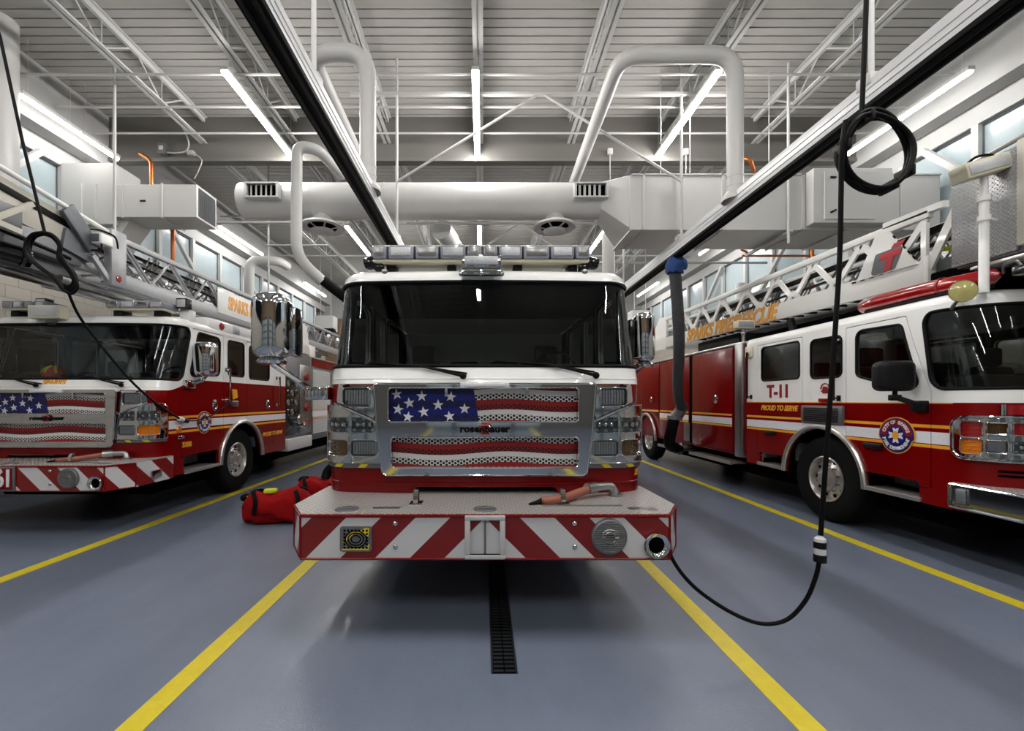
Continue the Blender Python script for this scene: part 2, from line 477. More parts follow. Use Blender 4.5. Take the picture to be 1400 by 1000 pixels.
def finish_panel(mb, name, mat, parent, thick, out_dir=None, smooth=30):
    """build an open sheet and give it thickness inwards"""
    me = bpy.data.meshes.new(name); o = bpy.data.objects.new(name, me); COL.objects.link(o)
    me.from_pydata(mb.v, [], mb.f)
    ml = mat if isinstance(mat, (list, tuple)) else [mat]
    for q in ml: me.materials.append(MT[q])
    if len(ml) > 1: me.polygons.foreach_set('material_index', mb.m)
    bm = bmesh.new(); bm.from_mesh(me); bmesh.ops.recalc_face_normals(bm, faces=bm.faces)
    if out_dir is not None:
        sc = sum(f.normal.dot(Vector(out_dir(f.calc_center_median()))) * f.calc_area() for f in bm.faces)
        if sc < 0: bmesh.ops.reverse_faces(bm, faces=bm.faces)
    bm.to_mesh(me); bm.free()
    me.polygons.foreach_set('use_smooth', [True] * len(me.polygons)); me.set_sharp_from_angle(angle=math.radians(smooth))
    if thick:
        md = o.modifiers.new('thickness', 'SOLIDIFY'); md.thickness = thick; md.offset = -1; md.use_rim = True
        if len(ml) > 1: md.material_offset = 50
        es = o.modifiers.new('crisp edges', 'EDGE_SPLIT'); es.split_angle = math.radians(38)
    o.parent = parent
    return o

def text(name, body, mat, parent, loc, right, up, height, shear=0.0, ext=0.003, bold=0.0, align='CENTER', xs=1.0, outline=None):
    cu = bpy.data.curves.new(name, 'FONT'); cu.body = body; cu.size = height * 1.4; cu.shear = shear
    cu.extrude = ext; cu.offset = max(bold, height * .055); cu.align_x = align; cu.align_y = 'CENTER'; cu.resolution_u = 4
    t = bpy.data.objects.new(name, cu); COL.objects.link(t)
    dg = bpy.context.evaluated_depsgraph_get(); me = bpy.data.meshes.new_from_object(t.evaluated_get(dg))
    bpy.data.objects.remove(t)
    r = Vector(right).normalized(); u = Vector(up).normalized(); n = r.cross(u)
    R = Matrix((r, u, n)).transposed()
    for v in me.vertices: v.co = R @ Vector((v.co.x * xs, v.co.y, v.co.z))
    me.materials.clear(); me.materials.append(MT[mat])
    o = bpy.data.objects.new(name, me); COL.objects.link(o); o.location = loc; o.parent = parent
    return o
LED = 104.0; EXPO = 0.12
# ------------------------------------------------------------------ cab surface
class Surf:
    def __init__(s, W, R, Rb, c0, L, zb, k, wlen):
        s.W, s.R, s.Rb, s.c0, s.L, s.zb, s.k, s.wl = W, R, Rb, c0, L, zb, k, wlen
        pts = []; xf = W - R
        for i in range(41):
            x = xf * i / 40; pts.append((x, c0 * (x / xf) ** 2))
        for i in range(1, 33):
            a = PI / 2 * i / 32; pts.append((xf + R * math.sin(a), c0 + Rb - Rb * math.cos(a)))
        s.yE = c0 + Rb; pts.append((W, L))
        acc = [0.0]
        for i in range(1, len(pts)): acc.append(acc[-1] + math.dist(pts[i], pts[i - 1]))
        s.pts, s.acc = pts, acc; s.sF = acc[40]; s.sE = acc[72]; s.S = acc[-1]
    def plan(s, q):
        q = abs(q); A = s.acc
        if q >= s.S: return (s.W, s.L + q - s.S)
        lo, hi = 0, len(A) - 1
        while hi - lo > 1:
            m = (lo + hi) // 2
            if A[m] <= q: lo = m
            else: hi = m
        t = (q - A[lo]) / (A[hi] - A[lo]); a, b = s.pts[lo], s.pts[hi]
        return (a[0] + (b[0] - a[0]) * t, a[1] + (b[1] - a[1]) * t)
    def nrm(s, q):
        a = s.plan(max(abs(q) - .012, 0)); b = s.plan(abs(q) + .012)
        dx, dy = b[0] - a[0], b[1] - a[1]
        if abs(q) < .012: dx, dy = 1, 0
        l = math.hypot(dx, dy); return (dy / l, -dx / l)
    def P(s, q, z, off=0.0):
        if callable(off): off = off(z)
        sg = 1 if q >= 0 else -1
        x, y = s.plan(q); n = s.nrm(q)
        w = 1 - min(max((y - 0.15) / s.wl, 0), 1); w = w * w * (3 - 2 * w)
        dz = max(0, z - s.zb)
        return Vector((sg * (x + n[0] * off), y + n[1] * off + s.k * dz * w, z))
    def side(s, y, sg): return sg * (s.sE + y - s.yE)
    def out(s, sg=0):
        return lambda c: (c[0], c[1] - 1.6, 0)

def sgrid(S):
    g = []; q = 0
    while q < S.S:
        g.append(q); q += 0.14 if q < S.sF - .05 else (0.035 if q < S.sE + .05 else 0.22)
    return [-v for v in reversed(g[1:])] + g

def patch(S, loop, off, thick, name, mat, parent, holes=(), step=0.05, smooth=30):
    s0 = min(p[0] for p in loop); s1 = max(p[0] for p in loop); z0 = min(p[1] for p in loop); z1 = max(p[1] for p in loop)
    sg = []; n = max(2, int((s1 - s0) / step)); sg = [s0 + (s1 - s0) * i / n for i in range(1, n)]
    zg = [z0 + (z1 - z0) * i / 4 for i in range(1, 4)]
    r = cdt(lambda a, b: S.P(a, b, off), (s0 - .02, s1 + .02), (z0 - .02, z1 + .02), sg, zg, [loop] + list(holes), [],
            lambda a, b: ('p', 0) if inside((a, b), loop) and not any(inside((a, b), h) for h in holes) else None)
    return finish_panel(r['p'], name, mat, parent, thick, S.out(), smooth)

def loop3(S, loop, off, step=0.04):
    return [S.P(p[0], p[1], off) for p in spread(loop, step)]

def star(cx, cz, r, rot=0.0):
    return [(cx + (r if i % 2 == 0 else r * .4) * math.sin(PI * i / 5 + rot), cz + (r if i % 2 == 0 else r * .4) * math.cos(PI * i / 5 + rot)) for i in range(10)]

def wheel(parent, x, y, z, sg, R=0.55, w=0.3, rim=0.29):
    """wheel whose outer face looks towards sg * x; x is the outer face"""
    t = MB(); ax = (sg, 0, 0)
    prof = [(rim - .005, -w), (R * .86, -w - .01), (R * .97, -w + .03), (R, -w + .07), (R, -.07), (R * .985, -.035), (R * .94, -.008), (R * .86, .006), (R * .75, .004), (R * .66, -.004), (rim + .01, -.014), (rim - .005, -.03)]
    t.lathe(prof, (x, y, z), ax, 48)
    for k in range(3):
        c = -.1 - .05 * k
        t.lathe([(R + .002, c - .008), (R + .006, c), (R + .002, c + .008)], (x, y, z), ax, 48)
    o = t.build('wheel', 'tyre', parent)
    r = MB()
    r.lathe([(rim, -.03), (rim + .004, -.012), (rim - .012, -.006), (rim - .025, -.03), (rim - .035, -.09), (rim - .06, -.1), (rim * .62, -.075), (rim * .5, -.06), (rim * .48, -.03), (rim * .34, -.02), (rim * .32, .02), (rim * .2, .035), (0, .037)], (x, y, z), ax, 40)
    r.build('rim', 'alu', o)
    h = MB()
    for k in range(10):
        a = 2 * PI * k / 10
        c = Vector((x - sg * .086, y + math.cos(a) * rim * .76, z + math.sin(a) * rim * .76)); h.cyl(c, c + Vector((sg * .01, 0, 0)), .022, 12)
    h.build('vent_holes', 'under', o)
    n = MB()
    for k in range(10):
        a = 2 * PI * (k + .5) / 10
        c = Vector((x - sg * .07, y + math.cos(a) * rim * .58, z + math.sin(a) * rim * .58)); n.cyl(c, c + Vector((sg * .045, 0, 0)), .014, 8, .011)
    n.build('lug_nuts', 'chrome', o)
    return o

def grab_rail(parent, x, y, z0, z1, sg, mat='chrome'):
    m = MB(); off = sg * .07
    m.tube([(x + off, y, z0), (x + off, y, z1)], .017, 10)
    for z in (z0 + .03, z1 - .03): m.tube([(x, y, z), (x + off, y, z)], .014, 8); m.box((min(x, x + sg * .012), y - .03, z - .035), (max(x, x + sg * .012), y + .03, z + .035), .004)
    return m.build('grab_rail', mat, parent)

def emblem(parent, c, right, up, r):
    """round-shouldered department badge with ring lettering"""
    n = Vector(right).cross(Vector(up)).normalized(); c = Vector(c); R = Vector(right).normalized(); U = Vector(up).normalized()
    poly = [(math.cos(a) * r * (1.0 + .0), math.sin(a) * r * 1.05) for a in [PI * 2 * i / 40 for i in range(40)]]
    poly = [(p[0] * (1.12 if p[1] > -.2 * r else 1.0), p[1]) for p in poly]
    b = MB().prism([(p[0] * 1.06, p[1] * 1.06) for p in poly], c, R, U, .004).build('department_badge', 'gold', parent, 0)
    MB().prism(poly, c + n * .002, R, U, .004).build('badge_field', 'navy', b, 0)
    MB().prism([(math.cos(a) * r * .98 * 1.05, abs(math.sin(a)) * r * .98) for a in [PI * i / 20 for i in range(21)]] + [(-r * .7, 0), (0, r * .1), (r * .7, 0)], c + n * .004, R, U, .004).build('badge_arch', 'dark_red', b, 0)
    MB().prism([(math.cos(a) * r * .58, math.sin(a) * r * .58) for a in [2 * PI * i / 30 for i in range(30)]], c + n * .006, R, U, .004).build('badge_disc', 'flag_blue', b, 0)
    cr = []
    for i in range(4):
        for d, q in ((-.42, .5), (-.2, .46), (0, .36), (.2, .46), (.42, .5), (.785, .17)):
            a = PI / 2 * i + d; cr.append((math.cos(a) * r * q, math.sin(a) * r * q))
    MB().prism(cr, c + n * .008, R, U, .004).build('badge_cross', 'stripe_white', b, 0)
    MB().prism([(math.cos(a) * r * .2, math.sin(a) * r * .26) for a in [2 * PI * i / 20 for i in range(20)]], c + n * .010, R, U, .004).build('badge_centre', 'gold', b, 0)
    def ring(word, a0, a1, rad, flip):
        for i, ch in enumerate(word):
            if ch == ' ': continue
            a = a0 + (a1 - a0) * (i + .5) / len(word)
            d = R * math.cos(a) + U * math.sin(a); t = R * (-math.sin(a)) + U * math.cos(a)
            rr, uu = (-t, d) if not flip else (t, -d)
            text('badge_lettering', ch, 'stripe_white', b, c + n * .011 + d * rad, rr, uu, r * .2, ext=.002, bold=.0)
    ring('CITY OF SPARKS', PI * .92, PI * .08, r * .8, False)
    ring('FIRE DEPARTMENT', PI * 1.06, PI * 1.94, r * .8, True)
    return b

def interior(root, S, tilt=0.0):
    d = MB(); d.box((-S.W + .14, .46, 1.2), (S.W - .14, .95, 1.82), .06); d.box((-.35, .55, 1.1), (.35, 1.6, 1.55), .05)
    d.box((-.15, .85, 1.6), (.2, .9, 1.85), .01)
    dash = d.build('dashboard', 'dark_interior', root)
    for x in (-.75, .75):
        b = MB(); b.box((x - .26, 1.35, 1.0), (x + .26, 1.85, 1.25), .06); b.box((x - .25, 1.78, 1.2), (x + .25, 1.95, 2.0), .06, rot=Matrix.Rotation(-.12, 3, 'X')); b.box((x - .14, 1.86, 2.0), (x + .14, 1.96, 2.24), .04)
        b.build('seat', 'seat_grey', root)
    w = MB(); c = Vector((.75, 1.10, 1.92)); pts = []
    for i in range(24):
        a = 2 * PI * i / 24; pts.append(c + Vector((.2 * math.cos(a), .2 * math.sin(a) * .55, .2 * math.sin(a) * .83)))
    w.tube(pts, .015, 8, True); w.tube([c, c + Vector((0, -.2, -.3))], .03, 8)
    for a in (0, 2.1, 4.2): w.tube([c, c + Vector((.2 * math.cos(a), .2 * math.sin(a) * .55, .2 * math.sin(a) * .83))], .012, 6)
    w.build('steering_wheel', 'black_plastic', root)
    b = MB(); b.box((-S.W + .1, 2.62, .7), (S.W - .1, 2.7, 1.75), .02)
    for x in (-.8, -.27, .27, .8): b.box((x - .2, 2.45, 1.1), (x + .2, 2.62, 2.1), .05)
    b.build('rear_seat_row', 'seat_grey', root)

def make_cab(root, S, z0, zt, belt, stripes, stripe_from, wins, doors, shield, arch, extra_holes=(), roof_r=0.10):
    """outer shell with window openings, door leaves with seams, glass and rubber gaskets"""
    SW = [shield] + [w for w in wins]
    door_in = [fillet_in for (_, fillet_in) in doors]
    loops = [shield] + list(wins) + [d[0] for d in doors] + [d[1] for d in doors] + list(arch) + list(extra_holes)
    g = sgrid(S); zs = [z0 + (zt - z0) * i / 14 for i in range(1, 14)]
    cuts = []
    bl = [(q, belt(abs(q))) for q in [-S.S + i * 2 * S.S / 220 for i in range(221)]]
    cuts.append(bl)
    for (za, zb_, _) in stripes:
        for sg in (-1, 1):
            for z in (za, zb_): cuts.append([(sg * stripe_from, z), (sg * S.S, z)])
    def col(a, z):
        if z > belt(abs(a)): return 0
        if abs(a) > stripe_from:
            for (za, zb_, m) in stripes:
                if za < z < zb_: return m
        return 1
    def cls(a, z):
        p = (a, z)
        if inside(p, shield): return None
        for w in wins:
            if inside(p, w): return None
        for h in list(arch) + list(extra_holes):
            if inside(p, h): return None
        for i, (o_, i_) in enumerate(doors):
            if inside(p, o_):
                return ('door%d' % i, col(a, z)) if inside(p, i_) else None
        return ('shell', col(a, z))
    r = cdt(lambda a, b: S.P(a, b), (-S.S, S.S), (z0, zt), g, zs, loops, cuts, cls)
    M5 = ['white_paint', 'red_paint', 'gold', 'stripe_white', 'dark_interior']
    shell = finish_panel(r['shell'], 'cab_shell', M5, root, .04, S.out())
    drs = []
    for i in range(len(doors)):
        if 'door%d' % i in r: drs.append(finish_panel(r['door%d' % i], 'door', M5, root, .04, S.out()))
    # windscreen
    ex = lambda lp, e: [Vector(p) + (Vector(p) - Vector((sum(q[0] for q in lp) / len(lp), sum(q[1] for q in lp) / len(lp)))).normalized() * e for p in lp]
    ws = patch(S, shield, -.012, 0, 'windscreen', 'glass', root, step=.07)
    m = MB(); m.tube(loop3(S, shield, -.004), .017, 8, True); m.build('windscreen_gasket', 'black', ws)
    for w in wins:
        cx = sum(p[0] for p in w) / len(w)
        own = root
        for dd, (o_, i_) in zip(drs, doors):
            if inside((cx, sum(p[1] for p in w) / len(w)), o_): own = dd
        gl = patch(S, w, -.012, 0, 'side_window', 'dark_glass', own, step=.2)
        m = MB(); m.tube(loop3(S, w, -.002), .014, 8, True)
        gk = m.build('window_gasket', 'black', own)
    # roof with rolled edge
    qs = [-S.S + 2 * S.S * i / 160 for i in range(161)]
    rings = []
    for j in range(7):
        a = PI / 2 * j / 6; rings.append([S.P(q, zt + math.sin(a) * roof_r, -roof_r * 1.4 * (1 - math.cos(a))) for q in qs])
    m = MB(); n = len(qs); vs = [p for rg in rings for p in rg]; fs = []
    for j in range(6):
        for i in range(n - 1): fs.append((j * n + i, j * n + i + 1, (j + 1) * n + i + 1, (j + 1) * n + i))
    top = rings[-1]; cen = [Vector((p.x * .5, p.y * .6 + S.L * .25, p.z + .02)) for p in top]; b = len(vs); vs += cen
    for i in range(n - 1): fs.append((6 * n + i, 6 * n + i + 1, b + i + 1, b + i))
    fs.append(tuple(range(b, b + n)))
    m.add(vs, fs); rf = m.build('roof', 'white_paint', root, 40)
    m = MB(); m.box((-S.W + .03, S.L - .04, z0), (S.W - .03, S.L, zt + roof_r * .8), .01); m.build('cab_rear_wall', 'white_paint', root)
    m = MB(); m.box((-S.W + .5, .2, z0 + .05), (S.W - .5, S.L - .05, z0 + .12)); m.build('cab_floor', 'under', root)
    return shell, drs

def arch_trim(root, S, y, z, r, sg, zlow, mat='alu'):
    pts = []
    for i in range(25):
        a = PI * (-.02 + 1.04 * i / 24); pts.append((sg * (S.W + .012), y + r * math.cos(a), max(z + r * math.sin(a), zlow)))
    m = MB()
    for i in range(len(pts) - 1): pass
    # flattened tube
    m.tube(pts, .034, 10)
    o = m.build('wheel_arch_trim', mat, root)
    w = MB(); pr = []
    for i in range(25):
        a = PI * i / 24; pr.append((math.cos(a), math.sin(a)))
    vs = []; fs = []
    for (c, s_) in pr:
        vs.append((sg * S.W, y + r * c, z + r * s_)); vs.append((sg * (S.W - .45), y + r * c, z + r * s_))
    for i in range(24): fs.append((2 * i, 2 * i + 1, 2 * i + 3, 2 * i + 2))
    k = len(vs); vs += [(sg * (S.W - .45), y - r, z - .2), (sg * (S.W - .45), y + r, z - .2), (sg * (S.W - .45), y + r, z + r), (sg * (S.W - .45), y - r, z + r)]
    fs.append((k, k + 1, k + 2, k + 3)); w.add(vs, fs); w.build('wheel_well', 'under', root)

def lamp(S, parent, loop, name, style):
    """one lamp unit: back plate, reflectors, lens"""
    cx = sum(p[0] for p in loop) / len(loop); cz = sum(p[1] for p in loop) / len(loop)
    w = max(p[0] for p in loop) - min(p[0] for p in loop); h = max(p[1] for p in loop) - min(p[1] for p in loop)
    if style in ('amber', 'dark_amber', 'red_lens'):
        o = patch(S, loop, .012, .02, name, style, parent)
        m = MB()
        for i in range(5):
            for j in range(3):
                c = S.P(cx + w * (-.32 + .16 * i), cz + h * (-.25 + .25 * j), .012); m.sphere(c, .009, 8, 5)
        m.build('lens_facets', style, o); return o
    o = patch(S, loop, .004, .02, name, 'lamp_dark', parent)
    m = MB()
    if style == 'head':
        for i in (-1, 0, 1):
            c = S.P(cx + i * w * .28, cz, .006); m.sphere(c, (.028, .016, .03), 12, 8)
        m.build('reflector', 'chrome', o)
        k = MB()
        for (dx, dz) in ((-.42, .34), (.42, .34), (-.42, -.34), (.42, -.34), (0, -.38), (0, .38)):
            c = S.P(cx + dx * w, cz + dz * h, .008); k.box((c.x - .012, c.y - .008, c.z - .01), (c.x + .012, c.y + .008, c.z + .01), .003)
        k.build('led_chips', 'lamp_inner', o)
    else:
        n = 9
        for i in range(n):
            c = S.P(cx + w * (-.41 + .82 * i / (n - 1)), cz, .008); m.box((c.x - w * .040, c.y - .006, c.z - h * .38), (c.x + w * .040, c.y + .006, c.z + h * .38), .004)
        for j in (-.2, .2):
            for i in range(n):
                c = S.P(cx + w * (-.41 + .82 * i / (n - 1)), cz + h * j, .012); m.sphere(c, .007, 8, 5)
        m.build('reflector', 'lamp_inner', o)
    patch(S, loop, .022, 0, 'lens', 'lens', o)
    return o

def star_grille_front(root, S):
    """chrome surround, two flag grilles, lamp clusters, badge"""
    g1 = rrect(-.755, .735, 1.402, 1.672, .035); g2 = rrect(-.735, .735, 1.045, 1.288, .035)
    sur = fillet([(-.865, 1.702), (.865, 1.702), (.84, 1.3), (.80, .985), (-.80, .985), (-.84, 1.3)], [.02, .02, .3, .04, .04, .3])
    fy = lambda z: -.05 - (z - 1.34) * .03
    r_ = cdt(lambda p, q: Vector((p, fy(q), q)), (-.88, .88), (.97, 1.72), [], [], [sur, g1, g2], [], lambda p, q: ('p', 0) if inside((p, q), sur) and not inside((p, q), g1) and not inside((p, q), g2) else None)
    o = finish_panel(r_['p'], 'grille_surround', 'chrome', root, .09, lambda c: (0, -1, 0))
    m = MB(); fo = lambda lp: [(p[0], fy(p[1]) + .004, p[1]) for p in spread(lp, .04)]
    m.tube(fo(g1), .007, 8, True); m.tube(fo(g2), .007, 8, True); m.tube(fo(sur), .007, 8, True)
    m.build('surround_beading', 'chrome', o)
    for lp in (g1, g2):
        gg = patch(S, lp, -.015, .012, 'flag_grille', 'flag', root, step=.08)
        if lp is g1:
            blue = [(-.755, 1.402), (-.045, 1.402), (-.09, 1.672), (-.755, 1.672)]
            b = patch(S, blue, -.010, .004, 'blue_canton', 'canton', gg, step=.1)
            m = MB()
            for i, (sx, sz) in enumerate([(-.70, 1.62), (-.50, 1.605), (-.27, 1.60), (-.60, 1.55), (-.37, 1.535), (-.69, 1.50), (-.485, 1.48), (-.16, 1.505), (-.61, 1.44), (-.28, 1.445)]):
                pl = star(sx, sz, .046, .15 * (i % 3 - 1)); c = S.P(sx, sz, -.008)
                m.prism([(p[0], p[1]) for p in pl], (0, c.y - .001, 0), (1, 0, 0), (0, 0, 1), .003)
            m.build('star_pattern', 'stripe_white', gg, 0)
    # hood latch handle and badge
    m = MB(); m.box((-.155, -.1, 1.674), (.155, -.06, 1.706), .01); m.box((-.19, -.09, 1.668), (-.13, -.03, 1.712), .008); m.box((.13, -.09, 1.668), (.19, -.03, 1.712), .008)
    m.build('hood_handle', 'stripe_white', root)
    for x in (-.3, .33):
        m = MB(); m.box((x - .012, -.06, 1.60), (x + .012, -.03, 1.69), .004); m.build('grille_clip', 'chrome', root)
    bd = MB(); bd.prism(fillet([(-.045, 1.307), (.055, 1.307), (.055, 1.39), (-.045, 1.39)], .025), (0, -.064, 0), (1, 0, 0), (0, 0, 1), .006)
    b = bd.build('maker_badge', 'red_lens', root, 0)
    q = MB(); q.tube([(-.035, -.074, 1.315), (.0, -.074, 1.35), (-.035, -.074, 1.35), (-.035, -.074, 1.38), (.03, -.074, 1.38), (.045, -.074, 1.365), (.03, -.074, 1.35), (.01, -.074, 1.35), (.045, -.074, 1.315)], .004, 6); q.build('badge_outline', 'chrome', b)
    text('badge_wordmark', 'rosenbauer', 'black', b, (0, -.076, 1.347), (1, 0, 0), (0, 0, 1), .05, ext=.003, bold=.002, xs=1.2)
    for sg in (-1, 1):
        f = lambda pts: [(sg * p[0], p[1]) for p in pts][::sg]
        up = fillet(f([(.885, 1.698), (1.16, 1.698), (1.175, 1.56), (.865, 1.425)]), .02)
        wl = fillet(f([(.905, 1.672), (1.125, 1.672), (1.125, 1.53), (.905, 1.515)]), .03)
        bz = patch(S, up, .035, .05, 'upper_lamp_bezel', 'chrome', root, [wl], .04)
        m = MB(); m.tube(loop3(S, wl, .035), .005, 8, True); m.tube([S.P(sg * (.85 + .33 * i / 8), 1.402 + .145 * i / 8, .045) for i in range(9)], .010, 8); m.build('bezel_bead', 'chrome', bz)
        lamp(S, root, wl, 'warning_lamp', 'clear')
        low = fillet(f([(.862, 1.395), (1.18, 1.53), (1.33, 1.535), (1.38, 1.49), (1.38, 1.075), (.815, 1.075)]), .02)
        H1 = fillet(f([(.875, 1.315), (1.055, 1.315), (1.055, 1.437), (.875, 1.437)]), .015); H2 = fillet(f([(1.075, 1.315), (1.30, 1.315), (1.30, 1.437), (1.075, 1.437)]), .015)
        H3 = fillet(f([(.85, 1.128), (1.06, 1.128), (1.06, 1.258), (.85, 1.258)]), .03); H4 = fillet(f([(1.08, 1.128), (1.30, 1.128), (1.30, 1.258), (1.08, 1.258)]), .03)
        bz = patch(S, low, .032, .045, 'headlamp_bezel', 'chrome', root, [H1, H2, H3, H4], .04)
        m = MB()
        for h in (H1, H2, H3, H4, low): m.tube(loop3(S, h, .032), .004, 6, True)
        m.build('bezel_bead', 'chrome', bz)
        lamp(S, root, H1, 'headlamp', 'head'); lamp(S, root, H2, 'headlamp', 'head'); lamp(S, root, H3, 'driving_lamp', 'clear'); lamp(S, root, H4, 'turn_signal', 'dark_amber' if root.get('dim') else 'amber')
        st = fillet(f([(.83, 1.035), (1.38, 1.035), (1.38, 1.07), (.83, 1.07)]), .004)
        rs = patch(S, st, .02, .02, 'reflector_strip', 'grey_metal', root)
        if sg > 0 or True:
            for a in (.95, 1.15):
                y_ = f([(a, 1.038), (a + .06, 1.038), (a + .03, 1.067), (a - .03, 1.067)]); patch(S, y_, .023, .003, 'yellow_chevron', 'yellow', rs)

def bumper(root, ext):
    yF = -ext
    out = [(-1.34, .30), (-1.345, yF + .26), (-1.195, yF), (1.195, yF), (1.345, yF + .26), (1.34, .30)]
    m = MB(); m.prism(out, (0, 0, .54), (1, 0, 0), (0, 1, 0), .285); b = m.build('front_bumper', 'chevron', root, 30)
    m = MB(); m.prism([(p[0] * .997, p[1] + .004) for p in out], (0, 0, .822), (1, 0, 0), (0, 1, 0), .014); d = m.build('tread_deck', 'tread', b, 30)
    m = MB(); m.tube([(p[0] * 1.001, p[1] - .002, .824) for p in out[1:5]], .011, 8)
    for p in (out[1], out[2], out[3], out[4]): m.tube([(p[0], p[1], .55), (p[0], p[1], .824)], .008, 6)
    m.tube([(p[0], p[1], .545) for p in out[1:5]], .008, 6)
    m.build('bumper_edging', 'red_paint', b)
    # bolts
    m = MB()
    for x in (-.58, .58):
        for z in (.622, .775): m.sphere((x, yF, z), (.018, .012, .018), 12, 6)
    m.build('carriage_bolt', 'chrome', b)
    # electronic siren speaker, round
    c = Vector((.80, yF, .693)); m = MB()
    m.lathe([(.0, -.022), (.05, -.024), (.06, -.03), (.105, -.03), (.113, -.024), (.115, .0)], c, (0, 1, 0), 36)
    s_ = m.build('siren', 'grey_metal', b)
    m = MB()
    for i in range(14):
        z = -.09 + .18 * i / 13; hw = math.sqrt(max(.1 ** 2 - z * z, 0)); m.box((c.x - hw, yF - .037, c.z + z - .003), (c.x + hw, yF - .028, c.z + z + .003))
    m.build('siren_louvre', 'steel', s_)
    m = MB()
    for r in (.034, .052): m.tube([c + Vector((r * math.cos(a), -.038, r * math.sin(a))) for a in [2 * PI * i / 28 for i in range(28)]], .003, 6, True)
    for i in range(8):
        a = 2 * PI * i / 8; m.tube([c + Vector((.03 * math.cos(a), -.038, .03 * math.sin(a))), c + Vector((.056 * math.cos(a), -.038, .056 * math.sin(a)))], .0025, 5)
    m.build('siren_emblem', 'steel', s_)
    # air horn mouth
    c = Vector((1.105, yF, .637)); m = MB()
    m.lathe([(.055, .0), (.078, -.012), (.084, -.026), (.078, -.036), (.066, -.034), (.052, -.022), (.042, .0), (.034, .05), (.028, .12), (.0, .121)], c, (0, 1, 0), 32)
    h = m.build('air_horn', 'chrome', b)
    m = MB(); m.lathe([(.0, -.002), (.058, -.004)], c + Vector((0, -.006, 0)), (0, 1, 0), 24); m.build('horn_throat', 'under', h)
    # deck fittings
    for x, y in ((-.93, yF + .12), (0.0, yF + .12)):
        m = MB(); m.lathe([(.0, .004), (.045, .006), (.055, .01), (.075, .008), (.08, 0)], (x, y, .836), (0, 0, 1), 28); m.build('tie_down_ring', 'grey_metal', b)
        m = MB(); m.box((x - .05, y - .008, .842), (x + .05, y + .008, .85), .003); m.build('tie_down_bar', 'steel', b)
    for x in (-.49, .555):
        y = yF + .3; m = MB(); m.box((x - .045, y - .06, .836), (x + .045, y + .06, .842), .002)
        pts = [(x, y - .04, .84)] + [(x, y - .04 * math.cos(PI * i / 10), .87 + .065 * math.sin(PI * i / 10)) for i in range(11)] + [(x, y + .04, .84)]
        for i in range(len(pts) - 1): m.obox(pts[i], pts[i + 1], .032, .008, (0, .3, 1) if i in (0, len(pts) - 2) else (0, 0, 1))
        m.build('hose_strap', 'chrome', b)
    m = MB(); m.box((-.76, yF + .13, .836), (-.58, yF + .17, .842), .002); m.build('latch_plate', 'steel', b)
    m = MB(); m.box((.97, yF + .10, .836), (1.16, yF + .16, .842), .002); m.build('latch_plate', 'steel', b)
    p = smoothpath([(.40, yF + .27, .855), (.55, yF + .3, .868), (.68, yF + .4, .885), (.82, yF + .5, .905)], 6)
    m = MB(); m.tube(p, .03, 12); hs = m.build('trash_line_hose', 'tan_hose', b)
    m = MB(); m.tube([p[-1] + Vector((-.05, -.035, 0)), p[-1] + Vector((.03, .02, .002))], .042, 14)
    e = roundpath([p[-1] + Vector((.02, .015, .002)), (.98, yF + .56, .91), (1.01, yF + .54, .84)], .08)
    m.tube(e, .034, 14); m.lathe([(.055, 0), (.055, .02), (.036, .025)], (1.01, yF + .54, .836), (0, 0, 1), 20)
    m.build('hose_coupling', 'steel', hs); m = MB(); m.tube([p[0] + Vector((-.09, -.03, -.012)), p[0] + Vector((-.03, -.01, -.004)), p[0] + Vector((.01, 0, 0))], [.008, .016, .03], 10); m.build('hose_tail', 'black', hs)
    m = MB(); m.box((.40, yF + .2, .836), (.95, yF + .215, .846), .003); m.build('hose_rest', 'steel', b)
    return b

def wipers(root, S, spec):
    for (px_, pz, tx, tz) in spec:
        a = S.P(px_, pz, .05); b = S.P(tx, tz, .02); m = MB()
        m.sphere(a, .028, 12, 8); mid = a.lerp(b, .5) + Vector((0, -.02, 0)); m.tube([a, mid, b], [.014, .009, .006], 8)
        o = m.build('wiper', 'black', root)
        c = S.P(tx - (px_ - tx) * -.9, tz - .05, .018); d = S.P(tx + (px_ - tx) * -.55, tz + .04, .018)
        c = S.P(tx - .42, tz + .03, .018); d = S.P(tx + .38, tz - .06, .018)
        m = MB(); m.tube([c, b, d], .008, 6); m.build('wiper_blade', 'black', o)

def mirror_head(root, c, w, h, d, mat, yaw=0.0):
    m = MB(); bm = bmesh.new(); bmesh.ops.create_cube(bm, size=1)
    bmesh.ops.subdivide_edges(bm, edges=bm.edges[:], cuts=1, use_grid_fill=True)
    for v in bm.verts: v.co = Vector((v.co.x * w, v.co.y * d, v.co.z * h))
    bmesh.ops.bevel(bm, geom=[e for e in bm.edges if e.calc_face_angle(0) > .5], offset=min(w, d, h) * .34, segments=6, affect='EDGES', profile=.5)
    R = Matrix.Rotation(yaw, 3, 'Z')
    for v in bm.verts:
        if v.co.y < 0: v.co.y *= 1.0 - .25 * (v.co.x / w * 2) ** 2
        v.co = R @ v.co + Vector(c)
    m.bm_add(bm); return m

def chassis(root, L, W=1.1, zc=.3):
    m = MB(); m.box((-W + .1, .35, zc), (W - .1, L - .2, .62), .03); m.box((-.5, -.1, .52), (.5, .5, .6), .03)
    m.build('chassis', 'under', root)
    m = MB(); m.tube([(-1, 2.06, .55), (1, 2.06, .55)], .09, 12); m.tube([(-1, L - 2.4, .55), (1, L - 2.4, .55)], .1, 12); m.sphere((0, L - 2.4, .55), .22)
    m.build('axles', 'under', root)

